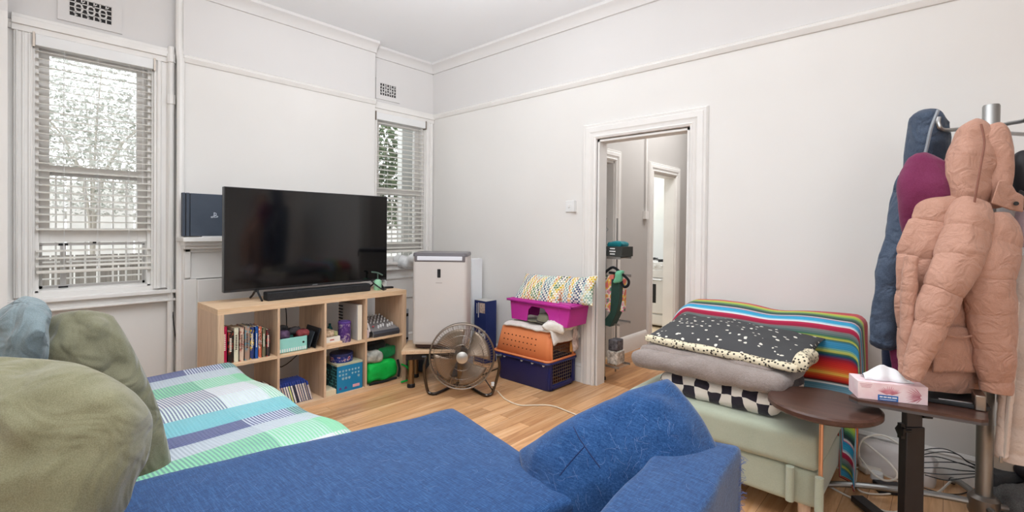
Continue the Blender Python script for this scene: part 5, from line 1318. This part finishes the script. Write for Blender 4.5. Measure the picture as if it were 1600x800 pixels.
kp = col_c-e1*.05+V((0, 0, .505))-e2*.02
obj('clamp_knob', B().cyl(kp+e1*.03, kp-e1*.012, .007).lathe([(0, 0), (.012, 0), (.026, .006), (.026, .014), (.012, .02), (0, .02)], kp-e1*.005, 5, tuple(-e1)).ob(kp-e1*.012, e1*.008, e2*.01, (0, 0, .032)), BLACK, t)
obj('tilt_lever', B().cyl(col_c+e1*.03+V((0, 0, .60))-e2*.02, col_c+e1*.062+V((0, 0, .60))-e2*.02, .006).ob(col_c+e1*.058+V((0, 0, .60))-e2*.02, e1*.006, e2*.006, (0, 0, .018)).cyl(col_c+e1*.03+V((0, 0, .565))-e2*.02, col_c+e1*.068+V((0, 0, .562))-e2*.02, .006), BLACK, t)
obj('bag_hook', B().tube([col_c-e1*.045+V((0, 0, .60))-e2*.02, col_c-e1*.065+V((0, 0, .602))-e2*.02, col_c-e1*.072+V((0, 0, .62))-e2*.02, col_c-e1*.062+V((0, 0, .626))-e2*.02], .0022, 6), BLACK, t)
obj('foot_bar', B().ob(col_c+V((0, 0, .025))+e2*.02, e1*.03, e2*.30, (0, 0, .015)).ob(col_c+e2*.10+V((0.0, 0, .025)), e1*.3, e2*.022, (0, 0, .015)), DKM, t, bevel=.004)
# tissue box
tb = zp(1340, 622, .66); te = zp(1450, 634, .66); tx = (te-tb); tl = tx.length; tx.normalize(); ty = V((-tx.y, tx.x, 0))
hT = .072; dT = .115
t = thing('tissue_box', 'pink floral tissue box with a white tissue standing on the laptop table', 'tissue box', tb+tx*tl/2+ty*dT/2+V((0, 0, 0)))
ctb = tb+tx*tl/2+ty*dT/2
TPK = N('pink_card'); co = TPK.co(); TPK.set(TPK.ramp(TPK.noise(co, 16, 3), [(.35, (240, 206, 212)), (.65, (248, 228, 230))]), .45)
obj('carton', B().ob(ctb+V((0, 0, hT/2)), tx*tl/2, ty*dT/2, (0, 0, hT/2)), TPK.m, t, bevel=.0015)
b = B()
F = lambda u, z: tb+tx*u-ty*.0008+V((0, 0, z))
random.seed(4)
for cxx, czz, n_, sp_, R_ in ((.46*tl, .024, 15, 1.9, .042), (.93*tl, .030, 11, 3.4, .045)):
    for k in range(n_):
        a = PI/2+(k/(n_-1)-.5)*sp_ if cxx < .6*tl else PI+(k/(n_-1)-.5)*2.2
        r0, r1 = .006, R_*random.uniform(.75, 1.0)
        p0 = F(cxx+r0*math.cos(a)*1.6, czz+r0*math.sin(a)); p1 = F(cxx+r1*math.cos(a)*1.5, min(hT-.004, max(.003, czz+r1*math.sin(a))))
        mid = (p0+p1)/2; d = (p1-p0); nrm_ = V((0, 0, 1)).cross(tx).normalized(); sd = d.cross(nrm_).normalized()*.0019
        b.add([p0-sd*.4, mid-sd, p1, mid+sd, p0+sd*.4], [(0, 1, 2, 3, 4)])
obj('flower_print', b, paint('flower_pink', (206, 130, 142), .5, 16, 40), t, smooth=0, weld=False)
obj('blue_band', B().ob(F(.44*tl, .013), tx*.145*tl, ty*.0006, (0, 0, .0115)), paint('label_blue', (44, 104, 176), .4), t, smooth=0)
b = B()
for k in range(22):
    if k in (4, 9, 15): continue
    u = (.325+.0112*k)*tl; b.ob(F(u, .0165)-ty*.0008, tx*.0014, ty*.0003, (0, 0, .0026))
b.ob(F(.44*tl, .007)-ty*.0008, tx*.028, ty*.0003, (0, 0, .001))
obj('white_lettering', b, WHITE, t, smooth=0)
b = B()
for k in range(3): b.ob(F((.12+.0*k)*tl, .062-.006*k), tx*(.022-.003*k), ty*.0003, (0, 0, .0006))
obj('small_print', b, paint('rose_print', (190, 120, 134), .5), t, smooth=0)
obj('opening', B().rings([[ctb+tx*(.5*tl*.62*math.cos(a))+ty*(.02*math.sin(a))+V((0, 0, hT+z)) for a in [2*PI*k/24 for k in range(24)]] for z in (.0, .0008)]), paint('slot_dark', (60, 56, 64), .8), t)
def tis(u, v):
    s_ = (u-.5)*2; t_ = (v-.5)*2; pk = max(0, 1-abs(s_+.12)**1.2)*max(0, 1-abs(t_)**1.6)
    return ctb+tx*(s_*.085)+ty*(t_*.03*(1-.75*pk)+.004*math.sin(u*15))+V((0, 0, hT+.002+.062*pk**.8+.004*math.sin(u*17+v*5)*(pk > .05)))
obj('tissue', B().grid(tis, 30, 10), paint('tissue_white', (242, 244, 248), .9), t, solid=.001)
# things beside the tissue box
p = dp(1385, 588, 2.12)
t = thing('cream_jar', 'small jar with orange base and pale lid behind the tissue box', 'jar', (p.x, p.y, .66))
p = V((-.205, 2.70, .66))
obj('jar_body', B().lathe([(0, 0), (.026, 0), (.03, .004), (.03, .034), (0, .034)], p+V((0, 0, .001)), 24), paint('orange_jar', (226, 128, 74), .4), t)
obj('lid', B().lathe([(0, .034), (.031, .034), (.031, .052), (0, .054)], p, 24), paint('jar_lid', (216, 196, 176), .4), t)
tag(obj('toy', rbox(V((-.262, 2.60, .682)), (.02, .0, 0), (0, .018, 0), (0, 0, .02), .018, 8, 0, .004, 3, 30), paint('rose_red', (196, 84, 92), .6)), 'small rose-red object left of the tissue box', 'ornament')
tag(obj('toy', rbox(V((-.268, 2.55, .673)), (.016, .0, 0), (0, .014, 0), (0, 0, .012), .012, 8, 0, .004, 5, 30), paint('forest_green', (44, 92, 72), .6)), 'small dark green object at the left edge of the laptop table', 'ornament')
t = thing('laptop', 'closed dark laptop with a silver hinge on the table behind the tissue box', 'laptop', (.03, 2.68, .66))
obj('laptop_body', B().ob((.02, 2.70, .669), (.10, .014, 0), (-.012, .11, 0), (0, 0, .009)), BLACK, t, bevel=.004)
obj('silver_strip', B().ob((.03, 2.605, .677), (.05, .012, 0), (-.0005, .004, 0), (0, 0, .004)), CHROME, t, bevel=.001)
obj('clamp', B().ob((.098, 2.64, .69), (.016, .003, 0), (-.004, .05, 0), (0, 0, .03)), GUN, t, bevel=.004)

# ================================================================== COAT STAND
pt_, D0 = dp(1557, 168, 2.2), 2.2
px_, py_ = .137, 3.075
t = thing('coat_stand', 'grey metal coat stand with hooked arms at the right', 'coat stand', (px_, py_, 0))
GM = metal('stand_grey', (160, 160, 158), .42)
obj('pole', B().lathe([(0, .12), (.030, .12), (.030, 1.925), (.027, 1.932), (0, 1.932)], (px_, py_, 0), 24), GM, t)
obj('base_collar', B().lathe([(0, .06), (.05, .06), (.056, .075), (.056, .14), (.04, .155), (0, .155)], (px_, py_, 0), 24), metal('collar_grey', (140, 134, 128), .45), t)
for k, (dx, dy) in enumerate(((-.62, -.12), (.20, -.52), (.55, .25), (-.1, .42))):
    d = V((dx, dy, 0)); b = B().tube([V((px_, py_, .11)), V((px_, py_, .10))+d*.3, V((px_, py_, .06))+d*.75, V((px_, py_, .018))+d], .015, 10, smooth=5)
    lg = obj('leg', b, GM, t); obj('rubber_tip', B().sph(V((px_, py_, .018))+d, .018, 12), BLACK, lg)
ax0 = V((px_, py_, 1.85))
L1 = dp(1480, 200, 2.16)
def arm(pts): return B().tube(pts, .009, 8, smooth=6)
obj('arm', arm([ax0+V((0, 0, -.01)), dp(1520, 199, 2.17), dp(1488, 203, 2.15), dp(1472, 202, 2.14), dp(1466, 193, 2.14), dp(1467, 183, 2.14)]), CHROME, t)
obj('arm', arm([ax0+V((0, 0, -.03)), dp(1585, 209, 2.2), dp(1640, 210, 2.2), dp(1662, 205, 2.2), dp(1668, 192, 2.2)]), CHROME, t)
obj('arm', arm([ax0+V((0, 0, -.02)), ax0-FW*.08+V((0, 0, -.02)), ax0-FW*.15+V((0, 0, -.02)), ax0-FW*.17+V((0, 0, .02))]), CHROME, t)
obj('arm', arm([ax0+V((0, 0, -.04)), ax0+FW*.08+V((0, 0, -.04)), ax0+FW*.13+V((0, 0, -.04)), ax0+FW*.15+V((0, 0, .0))]), CHROME, t)

# ---- coats: lofted bodies, sleeves and hoods hung at their real distance
def K(*a): return [(dp(x, y, D), hw*D/FOC, dd) for x, y, D, hw, dd in a]
NVC = creased(cloth('navy_raincoat', (66, 78, 96), 12, 6, 260, .2, .1, rough=.6), 7, .7, .04)
t = thing('raincoat', 'dark navy hooded raincoat hanging leftmost on the coat stand', 'coat', dp(1440, 220, 2.25))
obj('hood', loft(K((1461, 172, 2.20, 8, .03), (1452, 190, 2.21, 24, .07), (1449, 225, 2.23, 28, .08), (1444, 262, 2.25, 26, .07), (1444, 290, 2.26, 26, .06)), 36, 30, nz=.008, seed=1, fold=.07, folds=3), NVC, t)
obj('hood_edge', B().tube([dp(1466, 172, 2.12), dp(1455, 200, 2.13), dp(1447, 235, 2.15), dp(1437, 268, 2.17)], .007, 6, smooth=6), paint('silver_piping', (140, 146, 152), .4), t)
obj('coat_body', loft(K((1444, 270, 2.28, 32, .05), (1436, 300, 2.30, 34, .07), (1424, 380, 2.30, 36, .08), (1410, 460, 2.30, 36, .08), (1402, 545, 2.30, 34, .07)), 50, 40, nz=.014, seed=2, fold=.07, folds=7), NVC, t)
obj('sleeve', loft(K((1418, 292, 2.20, 8, .04), (1408, 350, 2.18, 15, .05), (1394, 430, 2.16, 21, .05), (1385, 500, 2.16, 22, .05), (1383, 545, 2.16, 21, .045)), 40, 26, nz=.010, seed=5, fold=.06, folds=4), NVC, t)
obj('inner_lining', loft(K((1392, 530, 2.25, 10, .03), (1391, 560, 2.25, 11, .03), (1391, 577, 2.25, 10, .03)), 12, 18, nz=.006, seed=3), cloth('dark_lining', (34, 40, 60), 8), t)
BG = creased(cloth('burgundy_jersey', (112, 42, 76), 10, 6, 400, .3, .15), 5, .5, .03)
t = thing('hoodie', 'burgundy hooded sweatshirt hanging between navy raincoat and pink jacket', 'sweatshirt', dp(1445, 300, 2.1))
obj('hood', loft(K((1464, 250, 2.10, 14, .03), (1456, 262, 2.10, 34, .07), (1450, 300, 2.08, 41, .09), (1448, 340, 2.09, 36, .08), (1444, 372, 2.12, 26, .05)), 40, 34, nz=.008, seed=4, fold=.05, folds=3), BG, t)
obj('body', loft(K((1452, 366, 2.14, 34, .05), (1440, 420, 2.14, 36, .06), (1426, 500, 2.14, 32, .06), (1418, 586, 2.14, 24, .05)), 40, 34, nz=.012, seed=6, fold=.10, folds=6), BG, t)
PKC = creased(cloth('pink_puffer', (184, 141, 122), 6, 5, 300, .15, .1, rough=.6), 16, .55, .02)
t = thing('puffer_jacket', 'pink quilted puffer jacket with hood hanging over the laptop table', 'jacket', dp(1500, 400, 1.95))
obj('jacket_body', loft(K((1508, 318, 2.02, 42, .06), (1496, 345, 2.02, 64, .08), (1478, 400, 2.02, 72, .09), (1468, 460, 2.02, 66, .09), (1466, 520, 2.02, 62, .09), (1468, 575, 2.02, 60, .085), (1466, 606, 2.02, 56, .07)), 240, 90, .135, .075, .009, 3, .03, 5), PKC, t, smooth=50)
obj('front_edge', loft(K((1424, 400, 1.95, 8, .025), (1420, 450, 1.94, 10, .03), (1417, 520, 1.94, 9, .03), (1416, 585, 1.94, 9, .028)), 90, 16, .05, .10, .005, 5), PKC, t, smooth=50)
obj('hood', loft(K((1536, 192, 2.0, 12, .03), (1526, 215, 2.0, 30, .06), (1520, 250, 2.0, 36, .075), (1514, 290, 2.0, 37, .075), (1510, 322, 2.01, 38, .06)), 60, 44, .16, .03, .013, 7, .06, 3), PKC, t, smooth=50)
obj('hood_side', loft(K((1548, 196, 1.98, 12, .03), (1558, 215, 1.96, 20, .04), (1562, 250, 1.95, 16, .045), (1558, 290, 1.95, 18, .04), (1560, 325, 1.96, 12, .03)), 40, 26, .0, .0, .008, 9, .04, 3), PKC, t, smooth=50)
obj('hood_seam', B().tube([dp(1533, 194, 1.90), dp(1538, 222, 1.885), dp(1533, 255, 1.88), dp(1527, 290, 1.885), dp(1522, 320, 1.90)], .004, 6, smooth=6), cloth('pink_seam', (140, 96, 82), 6), t)
b = B(); b.rings([[dp(x, y, D) for x, y in ((1548, 318), (1560, 282), (1576, 280), (1588, 300), (1600, 306), (1599, 332), (1578, 328))] for D in (1.905, 1.93)])
cl = obj('collar_flap', b, PKC, t, bevel=.006, smooth=50)
obj('snap', B().cyl(dp(1588, 318, 1.89), dp(1588, 318, 1.91), .008, n=14), BLACK, cl)
obj('sleeve', loft(K((1520, 318, 1.95, 24, .05), (1512, 350, 1.92, 31, .065), (1500, 395, 1.90, 32, .07), (1484, 435, 1.88, 29, .065), (1466, 475, 1.88, 27, .06), (1452, 515, 1.88, 22, .055), (1440, 550, 1.89, 17, .045), (1424, 590, 1.90, 13, .035)), 240, 64, .135, .09, .008, 11, .03, 4), PKC, t, smooth=50)
obj('sleeve', loft(K((1546, 335, 1.94, 28, .05), (1552, 370, 1.92, 35, .07), (1546, 430, 1.90, 37, .07), (1549, 500, 1.90, 33, .065), (1553, 560, 1.90, 28, .06), (1557, 598, 1.90, 24, .05), (1556, 614, 1.90, 21, .042)), 240, 64, .133, .08, .008, 13, .025, 4), PKC, t, smooth=50)
b = B().grid(lambda u, v: dp(1462+60*u-8*v*(1-u)+4*v, 516+66*v-6*math.sin(PI*u)*(1-v), 1.925-.014*math.sin(PI*u)*math.sin(PI*v)), 16, 14)
obj('pocket', b, PKC, t, solid=.006, smooth=60)
obj('pocket_flap', B().tube([dp(1464, 518, 1.905), dp(1480, 524, 1.90), dp(1500, 527, 1.90), dp(1522, 524, 1.905)], .005, 6, smooth=6), PKC, t)
# white knit and cream coat, black jacket
WK = cloth('white_knit', (226, 222, 220), 8, 8, 200, .4, .2)
tag(obj('white_cardigan', loft(K((1580, 262, 2.16, 20, .05), (1584, 300, 2.15, 28, .07), (1592, 380, 2.14, 30, .08), (1596, 480, 2.14, 36, .08), (1598, 640, 2.14, 30, .07)), 60, 44, nz=.008, seed=21, fold=.05, folds=9), WK), 'white soft knit garment hanging right of the pink jacket', 'cardigan')
CRM = creased(cloth('cream_puffer', (216, 198, 186), 6, 5, 300, .15, .1, rough=.6), 12, .5, .02)
t = thing('long_puffer_coat', 'long cream puffer coat at the right edge with a front zip', 'coat', dp(1620, 500, 2.0))
obj('coat_body', loft(K((1622, 400, 2.04, 34, .06), (1626, 470, 2.02, 48, .08), (1630, 560, 2.00, 58, .09), (1634, 650, 2.00, 64, .09), (1636, 722, 2.00, 68, .08)), 100, 44, .10, .06, .006, 23, .015, 4), CRM, t, smooth=50)
obj('zip', B().tube([dp(1588, 470, 1.955), dp(1582, 560, 1.94), dp(1574, 640, 1.94), dp(1568, 715, 1.945)], .006, 6, smooth=6), paint('zip_grey', (196, 186, 178), .4), t)
obj('front_placket', loft(K((1584, 470, 1.98, 6, .02), (1578, 560, 1.96, 8, .022), (1570, 640, 1.96, 9, .022), (1564, 716, 1.96, 9, .022)), 80, 14, .03, .08, .003, 24), CRM, t, smooth=50)
obj('zip_pull', B().ob(dp(1564, 718, 1.93), RT*.006, FW*.003, UP*.012), CHROME, t, bevel=.002)
BKL = paint('black_leather', (34, 32, 36), .45, 6, 20, .2, .4)
t = thing('leather_jacket', 'black leather jacket collar at the right edge of the coat stand', 'jacket', dp(1600, 260, 2.1))
obj('collar', loft(K((1604, 240, 2.06, 12, .04), (1598, 262, 2.05, 16, .05), (1602, 295, 2.04, 16, .05), (1606, 330, 2.04, 18, .05)), 30, 26, nz=.006, seed=31, fold=.05, folds=3), BKL, t)
obj('shoulder', loft(K((1568, 256, 2.22, 10, .02), (1572, 270, 2.22, 16, .03), (1590, 284, 2.20, 18, .04)), 16, 20, nz=.006, seed=33), BKL, t)
obj('jacket_body', loft(K((1640, 300, 2.14, 34, .05), (1646, 420, 2.14, 40, .06)), 20, 26, nz=.006, seed=35), BKL, t)
obj('lapel', B().rings([[dp(x, y, D) for x, y in ((1584, 314), (1594, 296), (1612, 306), (1612, 326), (1590, 322))] for D in (1.945, 1.965)]), BKL, t, bevel=.004)
obj('snap', B().cyl(dp(1593, 310, 1.935), dp(1593, 310, 1.95), .007, n=14), CHROME, t)
tag(obj('lilac_top', loft(K((1604, 330, 2.0, 12, .03), (1602, 355, 2.0, 12, .035), (1608, 385, 2.0, 12, .03)), 20, 20, nz=.006, seed=36), cloth('lilac_cloth', (196, 176, 186), 8)), 'small lilac garment edge below the black jacket collar', 'top')

# ================================================================== FLOOR CLUTTER at right
def wire(pts, r=.004): return B().tube([V(p) for p in pts], r, 6, smooth=8)
WC = paint('white_flex', (232, 226, 216), .5); 
def zpz(*a): return [zp(x, y, z) for x, y, z in a]
def lie(o, lab): return tag(o, lab, 'cable')
b = wire(zpz((1296, 760, .006), (1330, 778, .006), (1370, 795, .006), (1400, 800, .006), (1430, 790, .006)), .005)
lie(obj('extension_cord', b, WC), 'cream extension cord curving along the floor before the table column')
b = wire([yp(1345, 726, 3.2), yp(1342, 700, 3.18), yp(1352, 684, 3.2), yp(1378, 680, 3.24), yp(1402, 692, 3.2), yp(1412, 702, 3.15)], .005)
b2 = wire([yp(1349, 690, 3.2), yp(1372, 708, 3.1), yp(1392, 726, 3.0), yp(1402, 742, 2.98), yp(1396, 750, 2.98), yp(1380, 750, 3.0), yp(1362, 738, 3.05), yp(1344, 715, 3.15)], .005)
b.v, b.f = b.v, b.f
lie(obj('looped_cable', b, WC), 'white cable arching above the power board')
lie(obj('looped_cable', b2, WC), 'white cable loop lying over the round plug')
for k, (pts, lab) in enumerate((
    (((1339, 735), (1338, 760), (1352, 770), (1384, 772), (1412, 766)), 'white cable sweeping round under the dark adapter'),
    (((1308, 731), (1330, 730), (1360, 732), (1412, 738)), 'straight white cable running behind the power board'),
    (((1314, 714), (1340, 724), (1376, 740), (1413, 756)), 'white cable slanting down to the table column'),
    (((1380, 736), (1400, 720), (1418, 708), (1440, 702)), 'white cable rising towards the table column'),
    (((1436, 768), (1452, 773), (1468, 768), (1486, 752), (1502, 744), (1522, 748)), 'thick pale cable waving right of the table column'))):
    pp = [zp(x, y, .008+.004*k) for x, y in pts]
    lie(obj('floor_cable', wire(pp, .0055 if k == 4 else .0045), WC), lab)
for k, (pts, lab) in enumerate((
    (((1438, 705), (1456, 701), (1478, 702), (1500, 712), (1512, 722), (1530, 728)), 'uppermost black lead arching to the coat stand pole'),
    (((1438, 711), (1470, 706), (1496, 710), (1510, 720), (1530, 731)), 'second black lead arching to the coat stand pole'),
    (((1438, 714), (1466, 714), (1500, 724), (1530, 732)), 'third black lead from the top, between column and pole'),
    (((1438, 723), (1470, 722), (1502, 724), (1530, 736)), 'middle black lead between column and pole'),
    (((1438, 731), (1470, 731), (1500, 735), (1530, 737)), 'black lead running level between column and pole'),
    (((1438, 738), (1470, 741), (1500, 741), (1530, 740)), 'lower black lead sagging between column and pole'),
    (((1445, 742), (1476, 750), (1500, 748), (1530, 744)), 'black lead sagging below the others'),
    (((1436, 760), (1470, 770), (1500, 772), (1524, 764)), 'black lead lying on the floor behind the table foot'))):
    pp = [yp(x, y, 3.30-.02*k) if y < 755 else zp(x, y, .006) for x, y in pts]
    lie(obj('black_lead', wire(pp, .0028), BLACK), lab)
c_ = zp(1362, 733, .02)
t = thing('power_board', 'white power board lying among the tangled cables', 'power board', c_)
obj('board_body', B().ob(c_+V((0, 0, .0)), RT.normalized()*.055+V((0, 0, 0)), V((-.67, .74, 0))*.03, (0, 0, .018)), WC, t, bevel=.006)
pc2 = zp(1370, 748, .03)
obj('plug', B().cyl(pc2, pc2+V((0, 0, .035)), .03, .026), WHITE, t)
tag(obj('power_adapter', B().ob(zp(1388, 762, .022), (.05, .03, 0), (-.018, .03, 0), (0, 0, .022)), BLACK, bevel=.005), 'black power adapter block on the floor left of the table column', 'adapter')
# paper / plastic on floor behind
tag(obj('plastic_bag', rbox(yp(1400, 722, 3.40), (.17, .0, 0), (0, .06, 0), (0, 0, .085), .05, 16, .01, .024, 8, 9), paint('translucent_white', (214, 208, 206), .4, 6, 8)), 'crumpled white plastic bag against the skirting behind the cables', 'bag')
tag(obj('storage_box', B().bx(.14, .62, 3.24, 3.50, 0, .36), paint('beige_card', (188, 176, 162), .6, 4, 3), bevel=.01), 'beige box against the wall behind the coat stand foot', 'box')
GJ = cloth('grey_tweed', (96, 96, 96), 22, 30, 300)
jc = zp(1590, 800, .08)
t = thing('grey_jacket', 'crumpled grey jacket on the floor at the bottom right corner', 'jacket', (jc.x, jc.y, 0))
obj('folded_body', rbox(jc+V((.05, .05, .02)), RT*.14, V((-.67, .74, 0))*.15, (0, 0, .085), .06, 16, .01, .03, 4, 7), GJ, t)
obj('sleeve', rbox(jc+V((-.03, .10, .10)), RT*.10, V((-.67, .74, 0))*.06, (0, 0, .04), .035, 12, .01, .02, 9, 9), cloth('dark_grey_cloth2', (58, 58, 60), 10), t)
tag(obj('cap', rbox(jc+V((.06, .08, .165)), RT*.07, V((-.67, .74, 0))*.05, (0, 0, .025), .025, 10, .01, .01, 12, 10), BKL), 'black cap lying on the crumpled grey jacket', 'cap')
